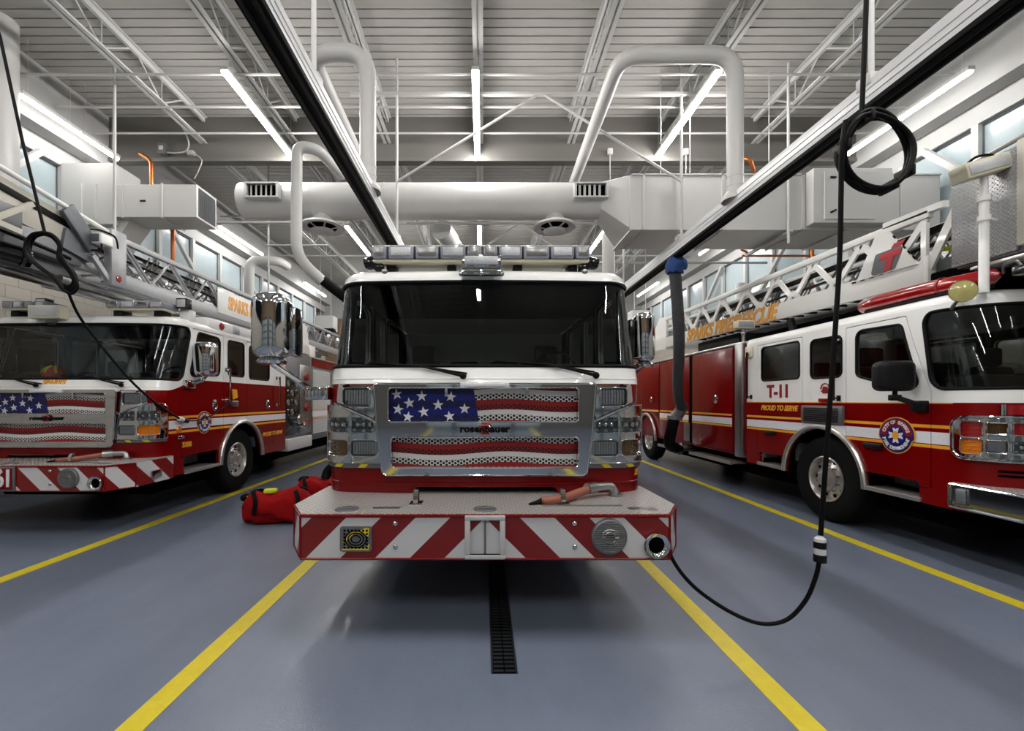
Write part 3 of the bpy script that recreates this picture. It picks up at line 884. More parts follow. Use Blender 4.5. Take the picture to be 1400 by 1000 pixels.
GOLD = 2; WHT = 3
STAR_STRIPES = [(1.325, 1.358, GOLD), (1.185, 1.298, WHT), (1.125, 1.158, GOLD)]

def star_truck(Xc, Yf, ext, sides, label, cat, dim):
    root = empty('fire_engine' if dim else 'ladder_truck', (Xc, Yf, 0)); tag(root, label, cat)
    if dim: root['dim'] = 1
    S = Surf(1.30, .26, .26, .04, 3.70, 1.69, .36, 1.1)
    s0, s1 = S.side(.22, 1), S.side(.85, 1)
    def belt(q):
        t = min(max((q - s0) / (s1 - s0), 0), 1); t = t * t * (3 - 2 * t); return 1.705 + .165 * t
    shield = fillet([(-1.63, 1.85), (1.63, 1.85), (1.60, 2.60), (-1.60, 2.60)], [.10, .10, .15, .15], 6)
    wins, doors, arch = [], [], []
    for sg in (-1, 1):
        q = lambda y: S.side(y, sg)
        wins += [fillet([(q(.62), 1.915), (q(1.39), 1.965), (q(1.41), 2.555), (q(.72), 2.575)], .09), rrect(min(q(1.62), q(2.10)), max(q(1.62), q(2.10)), 1.98, 2.56, .06), rrect(min(q(2.27), q(3.0)), max(q(2.27), q(3.0)), 1.96, 2.55, .07)]
        for (ya, yb, zl) in ((.50, 1.50, .74), (2.18, 3.2, .74)):
            a, b = sorted((q(ya), q(yb)))
            doors.append((rrect(a, b, zl, 2.66 if False else 2.615, .03, 2), rrect(a + .009, b - .009, zl + .009, 2.606, .03, 2)))
        arch.append([(q(2.06 + .64 * math.cos(PI * 2 * i / 40)), .55 + .64 * math.sin(PI * 2 * i / 40)) for i in range(40)])
        a, b = sorted((q(.56), q(1.36))); arch.append(rrect(a, b, .56, .80, .01, 1))
    gap = fillet([(-.58, .76), (.58, .76), (.58, .885), (-.58, .885)], [.01, .01, .05, .05])
    # keep the rear door clear of the wheel arch
    doors = [d for i, d in enumerate(doors) if True]
    make_cab(root, S, .55, 2.64, belt, STAR_STRIPES, S.side(.27, 1), wins, doors, shield, arch, [gap, rrect(-.755, .735, 1.402, 1.672, .035), rrect(-.735, .735, 1.045, 1.288, .035)])
    m = MB(); m.box((-.8, .09, 1.0), (.8, .14, 1.70)); m.build('radiator', 'under', root)
    star_grille_front(root, S)
    bumper(root, ext)
    m = MB()
    for z in (.985 - .02,): m.tube([S.P(-1.3 + 2.6 * i / 30, .915, .002) for i in range(31)], .008, 6)
    m.build('lower_crease', 'red_paint', root)
    m = MB(); m.tube([S.P(-1.4 + 2.8 * i / 40, 1.745, .0) for i in range(41)], .006, 6); m.build('belt_seam', 'white_paint', root)
    wipers(root, S, [(-.17, 1.765, -.52, 1.845), (.88, 1.77, .50, 1.86)])
    interior(root, S)
    for sg in (-1, 1):
        wheel(root, sg * 1.22, 2.06, .55, sg); wheel(root, sg * 1.22, 7.6, .55, sg)
        arch_trim(root, S, 2.06, .55, .66, sg, .55)
    for sg in sides:
        q = lambda y: S.side(y, sg)
        xs = sg * 1.30
        # step well
        m = MB(); m.box((min(xs * .74, xs - sg * .02), .58, .56), (max(xs * .74, xs - sg * .02), 1.34, .585)); m.box((min(xs * .74, xs * .76), .58, .56), (max(xs * .74, xs * .76), 1.34, .8)); m.build('cab_step', 'tread_side', root)
        m = MB(); m.obox((xs + sg * .01, .56, .565), (xs + sg * .01, 1.37, .565), .03, .05, bev=.01); m.build('step_edge', 'alu', root)
        grab_rail(root, xs, 1.56, 1.55, 2.1, sg); grab_rail(root, xs, 3.3, 1.45, 2.05, sg)
        for y in (1.27, 2.95):
            m = MB(); m.lathe([(.0, .01), (.03, .012), (.04, .02), (.055, .012), (.06, 0)], (xs, y, 1.5), (sg, 0, 0), 24)
            for v in range(len(m.v)): p = m.v[v]; m.v[v] = (p[0], p[1], 1.5 + (p[2] - 1.5) * 1.5)
            m.build('door_handle', 'chrome', root)
        m = MB(); m.lathe([(.0, .03), (.03, .028), (.045, .01), (.05, 0)], (xs, .45, 1.17), (sg, 0, 0), 20); m.build('side_marker', 'amber', root)
        m = MB(); m.box((min(xs, xs + sg * .03), .42, 1.04), (max(xs, xs + sg * .03), .54, 1.085), .012); m.build('marker_bezel', 'chrome', root)
    # light bar and roof gear
    if dim:
        m = MB(); m.box((-.99, .42, 2.80), (.93, .78, 2.825), .01); m.box((-.95, .45, 2.945), (.89, .75, 2.962), .006); lb = m.build('light_bar', 'cream', root)
        xs_ = [-1.0, -.86, -.62, -.40, -.16, -.02, .12, .34, .58, .80, .94]
        for i in range(10):
            m = MB(); m.box((xs_[i] + .006, .40, 2.826), (xs_[i + 1] - .006, .80, 2.948), .02); m.build('light_module', 'light_lens', lb)
            m = MB(); m.box((xs_[i] + .03, .393, 2.85), (xs_[i + 1] - .03, .41, 2.925), .006); m.build('reflector', 'lamp_inner' if i in (1, 3, 6, 8) else 'steel', lb)
        for x in (-.85, -.3, .3, .8):
            m = MB(); m.box((x - .04, .5, 2.71), (x + .04, .68, 2.80), .01); m.build('light_bar_foot', 'black_plastic', root)
        for x, dx in ((-1.03, -1), (.97, 1)):
            m = MB(); m.box((x - .06, .45, 2.76), (x + .06, .56, 2.86), .025, rot=Matrix.Rotation(.25 * dx, 3, 'Y')); m.box((x - .04 - .08 * dx, .46, 2.74), (x + .04 - .08 * dx, .54, 2.80), .01); m.build('corner_beacon', 'black_gloss', root)
        m = MB(); m.box((-.195, .22, 2.69), (.14, .34, 2.80), .012); sl = m.build('scene_light', 'chrome', root)
        m = MB(); m.box((-.17, .206, 2.712), (.115, .222, 2.785), .01); m.build('lens', 'lamp_inner', sl)
        m = MB(); m.box((-.2, .24, 2.635), (.145, .32, 2.69), .008)
        for x in (-.2, -.03, .145): m.sphere((x, .245, 2.645), .022, 10, 6)
        m.build('scene_light_bracket', 'chrome', sl)
        for x in (-.86, .86):
            m = MB(); m.sphere((x, .30, 2.68), (.028, .022, .022), 12, 8); m.build('washer_nozzle', 'steel', root)
    else:
        for x0, x1 in ((-1.12, -.52), (.30, 1.10)):
            m = MB(); m.box((x0, .45, 2.815), (x1, .75, 2.835), .01); lb = m.build('light_bar', 'cream', root)
            n = 4
            for i in range(n):
                a, b = x0 + (x1 - x0) * i / n, x0 + (x1 - x0) * (i + 1) / n
                m = MB(); m.box((a + .005, .44, 2.836), (b - .005, .76, 2.94), .02); m.build('light_module', 'light_lens', lb)
                m = MB(); m.box((a + .03, .433, 2.858), (b - .03, .45, 2.92), .006); m.build('reflector', 'lamp_inner' if i % 2 else 'steel', lb)
            for x in (x0 + .12, x1 - .12):
                m = MB(); m.box((x - .06, .5, 2.72), (x + .06, .7, 2.82), .02); m.build('light_bar_foot', 'black_plastic', root)
        m = MB(); m.box((-.55, .24, 2.66), (-.12, .38, 2.835), .012); sl = m.build('scene_light', 'cream', root)
        m = MB(); m.box((-.52, .228, 2.69), (-.16, .242, 2.81), .005); m.build('lens', 'lamp_inner', sl)
        m = MB(); m.obox((-.3, .3, 2.60), (-.3, .34, 2.67), .1, .06); m.build('scene_light_bracket', 'steel', sl)
        for x in (-.82, 1.18):
            m = MB(); m.box((x - .07, .75, 2.70), (x + .07, .9, 2.88), .01); fl = m.build('flood_lamp_base', 'white_paint', root)
            m = MB(); m.box((x - .08, .68, 2.88), (x + .08, .8, 3.03), .012); m.build('flood_lamp', 'black_gloss', fl)
            m = MB(); m.box((x - .06, .672, 2.90), (x + .06, .682, 3.01), .004); m.build('lens', 'lamp_inner', fl)
    return root, S
def body_box(root, W, y0, y1, z0, z1, name='rear_body', mat='red_paint'):
    m = MB(); m.box((-W, y0, z0), (W, y1, z1), .03); return m.build(name, mat, root)

def truss_side(mb_top, mb_bot, mb_dia, x, ya, yb, zb0, zb1, zt0, zt1, pitch, dia, sl=0.0, flat=None):
    """one side of an aerial ladder: bottom beam, top rail, W diagonals"""
    f = lambda y: sl * (y - ya)
    mb_bot.obox((x, ya, (zb0 + zb1) / 2), (x, yb, (zb0 + zb1) / 2 + f(yb)), .07, zb1 - zb0, bev=.008)
    mb_top.obox((x, ya, (zt0 + zt1) / 2), (x, yb, (zt0 + zt1) / 2 + f(yb)), .07, zt1 - zt0, bev=.012)
    y = ya + .05; i = 0
    while y + pitch <= yb:
        a = (x, y, zt0 + f(y)); b = (x, y + pitch / 2, zb1 + f(y)); c = (x, y + pitch, zt0 + f(y))
        if flat:
            mb_dia.obox(a, b, flat[0], flat[1], (1, 0, 0)); mb_dia.obox(b, c, flat[0], flat[1], (1, 0, 0))
        else:
            for d in (0, .09): mb_dia.tube([(a[0], a[1] + d, a[2]), (b[0], b[1] + d, b[2])], dia, 8)
            mb_dia.obox((b[0], b[1] + .1, b[2]), c, .02, .035, (1, 0, 0))
        y += pitch; i += 1

# ---------------------------------------------------------------- fire engine in the middle bay
def build_engine():
    root, S = star_truck(0.01, 3.47, .63, (-1, 1), 'fire engine without a ladder parked over the floor drain, chevron bumper, flag grille', 'fire truck', True)
    body_box(root, 1.25, 3.75, 9.3, .6, 2.62)
    m = MB(); m.box((-1.2, 3.9, 2.62), (1.2, 9.2, 2.72), .02); m.build('hose_bed_cover', 'black_plastic', root)
    chassis(root, 9.3)
    # swing-arm mirror, viewer's left
    h = mirror_head(root, (-1.60, -.17, 2.13), .27, .49, .27, 'chrome').build('mirror_housing', 'chrome', root, 40)
    m = MB(); m.box((-1.50, -.13, 1.91), (-1.44, .02, 2.29), .02); m.build('mirror_glass_frame', 'chrome', h)
    m = MB(); m.lathe([(.0, 0), (.1, .0), (.11, .02), (.07, .05), (.0, .055)], (-1.60, -.17, 1.845), (0, 0, 1), 24); m.build('mirror_pivot', 'chrome', h)
    m = MB(); m.box((-1.47, .13, 1.575), (-1.285, .33, 1.685), .015)
    for k in range(4): m.box((-1.47 + .03 * k, .122, 1.58), (-1.455 + .03 * k, .135, 1.68), .003)
    m.build('mirror_bracket', 'chrome', root)
    m = MB()
    for d in (0, .05): m.tube([(-1.44, .2 + d, 1.66 - d), (-1.60, -.15 + d, 1.84 + d * .3), (-1.60, -.17, 1.88)], .02, 10)
    m.build('mirror_arm', 'chrome', root)
    h = mirror_head(root, (1.56, .83, 2.19), .2, .48, .2, 'chrome').build('mirror_housing', 'chrome', root, 40)
    m = MB(); m.box((1.40, .76, 1.97), (1.455, .92, 2.36), .02); m.build('mirror_glass_frame', 'black_gloss', h)
    m = MB(); m.lathe([(.0, 0), (.09, .0), (.1, .02), (.06, .05), (.0, .055)], (1.56, .83, 1.90), (0, 0, 1), 24); m.build('mirror_pivot', 'chrome', h)
    m = MB()
    for d in (0, .05): m.tube([(1.56, .83 + d, 1.92), (1.40, .78 + d, 1.80), (1.29, .70 + d, 1.76)], .02, 10)
    m.box((1.28, .62, 1.72), (1.36, .82, 1.80), .012); m.build('mirror_arm', 'chrome', root)
    # recessed plate frame on the bumper
    yF = -.63; m = MB()
    for a, b in (((-.13, .80), (.13, .83)), ((-.13, .55), (.13, .58)), ((-.13, .58), (-.095, .80)), ((.095, .58), (.13, .80))):
        m.box((a[0], yF - .03, a[1]), (b[0], yF, b[1]), .006)
    m.build('plate_frame', 'steel_white', root)
    m = MB(); m.box((-.006, yF - .006, .575), (.006, yF - .001, .80)); m.sphere((0, yF - .004, .59), .008, 8, 5); m.build('plate_frame_seam', 'grey_metal', root)
    # square chromed speaker plate
    m = MB(); m.prism(fillet([(-.935, .597), (-.73, .597), (-.73, .757), (-.935, .757)], .015), (0, yF, 0), (1, 0, 0), (0, 0, 1), .014)
    sp = m.build('speaker_plate', 'grey_metal', root, 0)
    m = MB(); m.prism([(-.92, .655), (-.90, .66), (-.84, .715), (-.79, .72), (-.752, .69), (-.745, .745), (-.77, .75), (-.80, .735), (-.86, .725)], (0, yF - .0135, 0), (1, 0, 0), (0, 0, 1), .002); m.prism([(-.925, .607), (-.75, .607), (-.742, .65), (-.77, .62), (-.92, .615)], (0, yF - .0135, 0), (1, 0, 0), (0, 0, 1), .002); m.build('yellow_reflection', 'yellow', sp, 0)  # yellow floor line mirrored in the plate, painted on as thin shapes
    m = MB()
    for i in range(7):
        for j in range(6):
            if 0 < i < 6 and 0 < j < 5: continue
            x, z = -.905 + .024 * i, .622 + .022 * j; m.box((x - .007, yF - .017, z - .007), (x + .007, yF - .012, z + .007), .002)
    m.build('speaker_perforations', 'under', sp)
    m = MB()
    for r in (.03, .05, .068): m.tube([(-.832 + r * math.cos(a), yF - .016, .677 + r * .8 * math.sin(a)) for a in [2 * PI * i / 24 for i in range(24)]], .004, 6, True)
    m.build('speaker_rings', 'under', sp)
    # fleet number wrapping the corner
    q = 1.27; n = S.nrm(q); text('fleet_number', '31', 'gold', root, S.P(q, .985, .004), (-n[1], n[0], 0), (0, 0, 1), .05, shear=.1, bold=.002)
    for sg in (-1, 1):
        m = MB(); m.sphere(S.P(sg * 1.49, 1.17, .02), (.035, .04, .04), 12, 8); m.build('corner_marker', 'amber', root)
    m = MB(); m.box((-1.26, 1.2, 2.64), (1.26, 3.65, 2.79), .04); m.build('raised_roof', 'white_paint', root)
    return root

# ---------------------------------------------------------------- ladder truck by the louvred duct
def build_left():
    root, S = star_truck(-5.48, 5.56, .60, (1,), 'ladder truck number 61 with grey aerial ladder and flag grille, parked by the block wall', 'fire truck', False)
    chassis(root, 11)
    W = 1.30
    m = MB(); m.box((-1.285, 1.15, 2.62), (1.285, 3.68, 2.86), .05); m.build('raised_roof', 'white_paint', root)
    m = MB(); m.lathe([(.0, .03), (.05, .028), (.06, .0)], (1.285, 1.46, 2.755), (1, 0, 0), 6); m.build('roof_side_lamp', 'red_lens', root)
    m = MB(); m.box((1.28, 1.78, 2.70), (1.31, 1.96, 2.83), .02); m.build('roof_side_lamp', 'lamp_inner', root)
    # plate on the bumper with its number
    yF = -.60; m = MB(); m.box((-.36, yF - .02, .545), (.20, yF, .825), .01); pl = m.build('number_plate', 'grey_metal', root)
    m = MB(); m.box((-.34, yF - .024, .565), (.175, yF - .018, .805), .006); m.build('plate_face', 'red_paint', pl)
    text('plate_number', '61', 'stripe_white', pl, (.085, yF - .026, .685), (1, 0, 0), (0, 0, 1), .185, ext=.004, bold=.004, xs=.72)
    text('nose_lettering', 'SPARKS', 'gold', root, S.P(.0, 1.80, .004), (1, 0, 0), (0, 0, 1), .062, shear=.35, bold=.003)
    text('fleet_number', '3308', 'gold', root, (W + .004, .62, .95), (0, 1, 0), (0, 0, 1), .07, bold=.003)
    text('motto_lettering', 'PROUD TO SERVE', 'gold', root, (W + .004, 3.14, .92), (0, 1, 0), (0, 0, 1), .07, shear=.2, bold=.001)
    emblem(root, (W + .004, 1.0, 1.245), (0, 1, 0), (0, 0, 1), .15)
    # inlet with yellow cover for the shore line
    m = MB(); m.box((W, 1.66, 1.47), (W + .07, 1.82, 1.57), .015); m.build('shore_inlet', 'steel', root)
    m = MB(); m.prism([(0, 0), (.12, .03), (.1, .16), (-.02, .17)], (W + .04, 1.68, 1.59), (0, 1, 0), (0, 0, 1), .02); m.build('inlet_cover', 'gold', root)
    m = MB(); m.box((1.342, -.12, .60), (1.375, .06, .70), .02); m.build('bumper_side_lamp', 'chrome', root)
    # mirror
    mirror_head(root, (1.45, .80, 2.17), .30, .50, .24, 'chrome', .1).build('mirror_housing', 'chrome', root, 40)
    m = MB()
    for d in (0, .06): m.tube([(1.45, .78 + d, 1.94), (1.42, .72 + d, 1.86), (1.30, .62 + d, 1.80)], .022, 10)
    m.box((1.29, .55, 1.74), (1.36, .74, 1.86), .015); m.build('mirror_arm', 'chrome', root)
    # pump module
    m = MB(); m.box((-1.22, 3.74, .75), (1.22, 5.2, 2.66), .02); pm = m.build('pump_module', 'grey_metal', root)
    m = MB(); m.box((1.22, 3.78, .8), (1.245, 4.52, 2.12), .01); m.build('pump_panel', 'black_gloss', pm)
    for i in range(3):
        for j in range(4): m = MB(); m.lathe([(.0, .012), (.04, .010), (.055, .018), (.065, .0)], (1.245, 3.95 + .2 * i, 1.32 + .21 * j), (1, 0, 0), 18); m.build('gauge', 'grey_metal' if (i + j) % 2 else 'black_gloss', pm)
    m = MB(); m.lathe([(.0, .16), (.1, .16), (.11, .12), (.08, .1), (.08, 0)], (1.245, 4.25, 1.15), (1, 0, 0), 20); m.lathe([(.0, .2), (.075, .2), (.085, .15), (.06, .13), (.06, 0)], (1.245, 4.45, 1.02), (1, 0, 0), 20); m.build('intake_cap', 'chrome', pm)
    m = MB(); m.box((1.21, 4.55, .8), (1.27, 5.16, 2.4), .01); m.build('valve_panel', 'steel', pm)
    for j in range(4):
        m = MB(); m.lathe([(.0, .05), (.08, .045), (.09, .0)], (1.27, 4.85, 1.05 + .36 * j), (1, 0, 0), 18); m.box((1.27, 4.82, .97 + .36 * j), (1.34, 4.88, .99 + .36 * j)); m.build('discharge_cap', 'dark_red', pm)
    m = MB(); m.box((1.0, 3.80, .48), (1.32, 5.1, .74), .02); m.build('pump_step', 'steel_white', pm)
    m = MB(); m.box((-1.2, 3.74, 2.66), (1.2, 5.2, 2.70)); m.build('module_cover', 'grey_metal', pm)
    b = MB(); b.box((-1.25, 5.22, .6), (1.25, 11.2, 2.66), .02); bo = b.build('rear_body', 'grey_metal', root)
    y = 5.3
    for k in range(4):
        m = MB()
        for i in range(38): m.box((1.25, y, .75 + .042 * i), (1.268, y + 1.2, .788 + .042 * i), .006)
        m.build('roll_up_door', 'steel_white', bo); y += 1.42
    m = MB(); m.box((1.25, 5.24, 2.42), (1.275, 11.2, 2.62)); m.build('red_band', 'red_paint', bo)
    m = MB(); m.box((1.262, 5.24, 1.17), (1.276, 11.2, 1.31)); m.build('white_band', 'stripe_white', bo)
    m = MB(); m.box((1.262, 5.24, 1.33), (1.277, 11.2, 1.355)); m.box((1.262, 5.24, 1.12), (1.277, 11.2, 1.145)); m.build('gold_band', 'gold', bo)
    # ladder
    ld = empty('aerial_ladder'); ld.parent = root
    for x in (.48, -.52):
        T, B, D = MB(), MB(), MB(); truss_side(T, B, D, x, .42, 10.6, 3.12, 3.31, 3.74, 3.82, .95, .019)
        T.build('top_rail', 'ladder_grey', ld); B.build('bottom_rail', 'ladder_grey', ld); D.build('truss_bracing', 'ladder_grey', ld)
    for x, q in ((.36, (-.3, 10.0, 3.24, 3.36, 3.60, 3.67, .7, .014)), (-.40, (-.3, 10.0, 3.24, 3.36, 3.60, 3.67, .7, .014)), (.26, (-.8, 9.0, 3.30, 3.40, 3.56, 3.62, .5, .011)), (-.30, (-.8, 9.0, 3.30, 3.40, 3.56, 3.62, .5, .011))):
        T, B, D = MB(), MB(), MB(); truss_side(T, B, D, x, *q)
        T.build('fly_top_rail', 'steel', ld); B.build('fly_bottom_rail', 'ladder_grey', ld); D.build('fly_bracing', 'steel', ld)
    m = MB()
    for i in range(34): m.tube([(-.38, -.6 + .33 * i, 3.36), (.34, -.6 + .33 * i, 3.36)], .02, 8)
    m.build('rungs', 'steel', ld)
    for i in range(10):
        m = MB(); y = .95 + .95 * i
        for d in (0, .1, .2): m.tube([(.40, y + d, 3.45), (.43, y + .12 + d, 3.72)], .014, 6)
        m.build('guide_hooks', 'chrome', ld)
    m = MB(); m.tube([(.05, -.7, 3.05), (.05, 9, 3.05)], .06, 16); m.tube([(.3, -.2, 3.07), (.3, 9, 3.07)], .045, 12); m.build('waterway_pipe', 'steel', ld)
    m = MB(); m.tube([(.42, -.3, 3.68), (.42, 6, 3.60)], .018, 8); m.tube([(.38, -.6, 3.80), (.42, .3, 3.55), (.40, 4, 3.48)], .016, 8); m.build('ladder_cable', 'black', ld)
    m = MB(); m.box((.44, .25, 3.10), (.56, .50, 3.86), .02); m.obox((.5, .30, 3.14), (.5, .02, 3.42), .05, .06); m.build('tip_post', 'ladder_grey', ld)
    m = MB(); m.lathe([(.0, .03), (.045, .025), (.055, 0)], (.545, .36, 3.21), (1, 0, 0), 6); m.build('tip_button', 'red_lens', ld)
    m = MB(); m.box((.515, 2.62, 3.22), (.535, 6.4, 3.69), .005); sg = m.build('ladder_sign', 'white_paint', ld)
    text('sign_lettering', 'SPARKS FIRE/RESCUE', 'gold', sg, (.537, 2.95, 3.455), (0, 1, 0), (0, 0, 1), .245, bold=.012, ext=.004, xs=.62, align='LEFT')
    # working gear on the tip, reaching forward over the cab
    g = MB()
    R0 = (.50, -1.15, 4.02)
    g.tube([(.46, -1.6, 4.08), (.50, .3, 3.80)], .03, 10); g.tube([(.1, -1.6, 4.10), (.1, .3, 3.82)], .03, 10); g.build('tip_handrail', 'ladder_white', ld)
    m = MB(); m.box((.40, -1.45, 3.50), (.44, .1, 3.88), .01, rot=Matrix.Rotation(-.14, 3, 'X')); m.build('tip_side_panel', 'beige', ld)
    m = MB(); m.box((.441, -1.3, 3.72), (.452, .0, 3.80), .005, rot=Matrix.Rotation(-.14, 3, 'X')); m.build('panel_slot', 'black', ld)
    m = MB(); m.obox((.5, -.32, 3.88), (.5, .05, 3.50), .20, .06, (1, 0, 0), .01); m.obox((.42, -.32, 3.52), (.42, .05, 3.45), .12, .25, (0, 0, 1)); m.build('tip_plate', 'louver', ld)
    m = MB(); m.obox((.5, -1.1, 3.42), (.5, -.72, 3.74), .05, .05, (1, 0, 0)); m.obox((.48, -1.15, 3.40), (.48, -.85, 3.38), .1, .06); m.build('tip_strut', 'beige', ld)
    m = MB(); m.box((.30, -.95, 3.24), (.44, -.05, 3.50), .02); m.box((.10, -.9, 3.08), (.30, .0, 3.36), .02); m.build('tip_carriage', 'grey_metal', ld)
    m = MB(); m.tube([(.05, -1.7, 3.22), (.25, -1.05, 3.18), (.40, -.72, 3.15)], [.085, .09, .075], 16); m.lathe([(.0, .06), (.1, .05), (.115, .0), (.09, -.02)], (.40, -.72, 3.15), (.5, 1, 0), 20); m.build('water_monitor', 'black_gloss', ld)
    m = MB(); m.tube([(.40, -1.5, 3.40), (.44, -.9, 3.36), (.42, -.2, 3.30)], .03, 8); m.tube(smoothpath([(.45, -1.5, 3.66), (.45, -1.2, 3.52), (.44, -.9, 3.44)], 6), .016, 8); m.build('tip_hose', 'black', ld)
    m = MB(); m.box((.462, -1.28, 3.50), (.470, -1.05, 3.60), .003); wl_ = m.build('warning_label', 'steel_white', ld); m = MB(); m.box((.468, -1.27, 3.51), (.474, -1.19, 3.59)); m.build('label_band', 'yellow', wl_, 0)
    m = MB(); m.box((.40, -1.3, 3.44), (.462, -.78, 3.66), .01); m.build('tip_control_box', 'grey_metal', ld)
    m = MB(); m.box((.44, -.02, 3.56), (.66, .16, 3.70), .02); fl = m.build('tip_floodlight', 'white_paint', ld)
    m = MB(); m.box((.47, -.03, 3.58), (.63, -.015, 3.68), .005); m.build('lens', 'louver', fl)
    m = MB(); m.tube([(.44, -.02, 3.54), (.44, -.02, 3.47), (.66, -.02, 3.47), (.66, -.02, 3.55)], .012, 6); m.tube(smoothpath([(.42, .0, 3.74), (.52, .1, 3.77), (.64, .2, 3.72), (.60, .3, 3.6)], 6), .012, 6); m.build('floodlight_guard', 'black', fl)
    # turntable support and the heel of the ladder
    m = MB(); m.box((-.6, 5.6, 2.66), (.6, 7.2, 3.14), .03); m.build('turntable', 'white_paint', root)
    m = MB(); m.prism([(0, 0), (1.0, -.12), (.75, .72), (.3, .78)], (.98, 4.75, 2.72), (0, 1, 0), (0, 0, 1), .05); m.build('heel_plate', 'white_paint', root)
    m = MB(); m.obox((1.0, 3.9, 3.1), (1.0, 5.0, 3.38), .04, .05); m.obox((1.0, 3.9, 2.72), (1.0, 3.9, 3.12), .04, .05); m.obox((1.0, 4.5, 2.72), (1.0, 4.3, 3.2), .04, .05); m.obox((1.0, 4.0, 2.78), (1.0, 4.5, 3.2), .03, .03); m.build('heel_brace', 'steel', root)
    m = MB(); m.box((.7, 3.85, 2.70), (1.05, 4.35, 2.86), .03); m.build('folded_cover', 'blue_cloth', root)
    return root

# ---------------------------------------------------------------- ladder truck with the white ladder
def build_right():
    root = empty('ladder_truck', (5.65, 3.65, 0)); tag(root, 'ladder truck marked T-11 with a white aerial ladder and black door mirror', 'fire truck')
    S = Surf(1.25, .45, .45, .10, 3.68, 1.66, .20, 1.2); W = 1.25
    shield = fillet([(-1.62, 1.68), (1.62, 1.68), (1.62, 2.44), (-1.62, 2.44)], [.13, .13, .13, .13], 6)
    wins, doors, arch = [], [], []
    for sg in (-1, 1):
        q = lambda y: S.side(y, sg)
        wins += [fillet([(q(1.53), 1.86), (q(1.53), 2.39), (q(.93), 2.375), (q(.77), 1.70), (q(.95), 1.70)], [.07, .09, .07, .07, .1]),
                 rrect(min(q(1.74), q(2.25)), max(q(1.74), q(2.25)), 1.865, 2.375, .07), rrect(min(q(2.46), q(3.29)), max(q(2.46), q(3.29)), 1.88, 2.40, .06)]
        a, b = sorted((q(.66), q(1.68)))
        if sg < 0: o1 = [(a, .70), (b, .70), (b, 1.66), (b - .0 - .0, 1.66), (q(.86), 2.455), (a, 2.455)]
        else: o1 = [(a, .70), (b, .70), (b, 2.455), (q(.86), 2.455), (a, 1.66)]
        if sg < 0: o1 = [(a, .70), (b, .70), (b, 1.66), (q(.86), 2.455), (a, 2.455)]
        cx = sum(p[0] for p in o1) / len(o1); cz = sum(p[1] for p in o1) / len(o1)
        doors.append((fillet(o1, .02, 2), fillet([(p[0] - math.copysign(.009, p[0] - cx), p[1] - math.copysign(.009, p[1] - cz)) for p in o1], .02, 2)))
        a, b = sorted((q(2.40), q(3.40)))
        doors.append((rrect(a, b, .70, 2.455, .02, 2), rrect(a + .008, b - .008, .708, 2.447, .02, 2)))
        arch.append([(q(2.08 + .66 * math.cos(PI * 2 * i / 40)), .55 + .66 * math.sin(PI * 2 * i / 40)) for i in range(40)])
        for ya, yb in ((.78, 1.40), (2.76, 3.34)):
            a, b = sorted((q(ya), q(yb))); arch.append(rrect(a, b, .56, .755, .01, 1))
    st = [(1.300, 1.332, GOLD), (1.145, 1.262, WHT), (1.104, 1.136, GOLD), (1.540, 1.552, GOLD)]
    make_cab(root, S, .545, 2.50, lambda q: 1.55, st, S.side(.47, 1), wins, doors, shield, arch)
    interior(root, S)
    chassis(root, 9.8)
    body = MB(); body.box((-1.22, 3.72, .62), (1.22, 9.8, 2.55), .02)
    bo = body.build('rear_body', 'red_paint', root)
    m = MB(); m.box((-1.262, 3.80, .6), (-1.10, 4.02, 2.55), .01); m.build('corner_strip', 'steel', bo)
    for (a, b) in ((4.10, 5.60), (5.74, 7.30), (7.36, 9.7)):
        z0 = .68 if a < 7 else 1.28
        m = MB(); m.box((-1.255, a, z0), (-1.215, b, 2.50), .012); d = m.build('compartment_door', 'red_paint', bo)
        def strip(z0_, z1_, mat, nm): m = MB(); m.box((-1.2585, a + .012, z0_), (-1.250, b - .012, z1_)); m.build(nm, mat, d)
        strip(1.300, 1.332, 'gold', 'gold_band'); strip(1.145 if a < 7 else 1.29, 1.262 if a < 7 else 1.30, 'stripe_white', 'white_band')
        if a < 7: strip(1.104, 1.136, 'gold', 'gold_band')
        m = MB(); yc = b - .62 * (b - a) if a < 7 else a + .5
        m.lathe([(.0, .006), (.035, .01), (.06, .016), (.075, .008), (.08, 0)], (-1.255, yc, 1.60), (-1, 0, 0), 24); m.build('latch', 'chrome', d)
    m = MB(); m.box((-1.24, 5.62, .66), (-1.20, 5.72, 2.52)); m.build('door_gap', 'under', bo)
    m = MB(); m.box((-1.26, 5.72, .70), (-1.245, 5.98, 1.09), .01); m.build('tailpipe_guard', 'steel', bo)
    m = MB(); m.box((-1.25, 3.74, 2.53), (1.25, 9.8, 2.575), .01); m.build('body_top_edge', 'alu', bo)
    for (a, b) in ((4.0, 5.55), (6.2, 7.2)):
        m = MB(); m.box((-1.33, a, .46), (-1.05, b, .50), .008); m.obox((-1.33, a, .48), (-1.33, b, .48), .03, .06); m.build('running_board', 'alu', bo)
    wheel(root, -1.20, 2.08, .55, -1); wheel(root, 1.20, 2.08, .55, 1); wheel(root, -1.20, 8.2, .55, -1); wheel(root, 1.2, 8.2, .55, 1)
    arch_trim(root, S, 2.08, .55, .68, -1, .55); arch_trim(root, S, 8.2, .55, .66, -1, .55)
    m = MB(); m.tube([(-1.1, 5.9, .55), (-1.36, 5.9, .53)], .07, 16); m.build('tailpipe', 'steel', root)
    # louvred box above the wheel
    x = -W
    m = MB(); m.box((x - .03, 1.70, 1.27), (x + .02, 2.40, 1.505), .015); v = m.build('vent_box', 'grey_metal', root)
    m = MB()
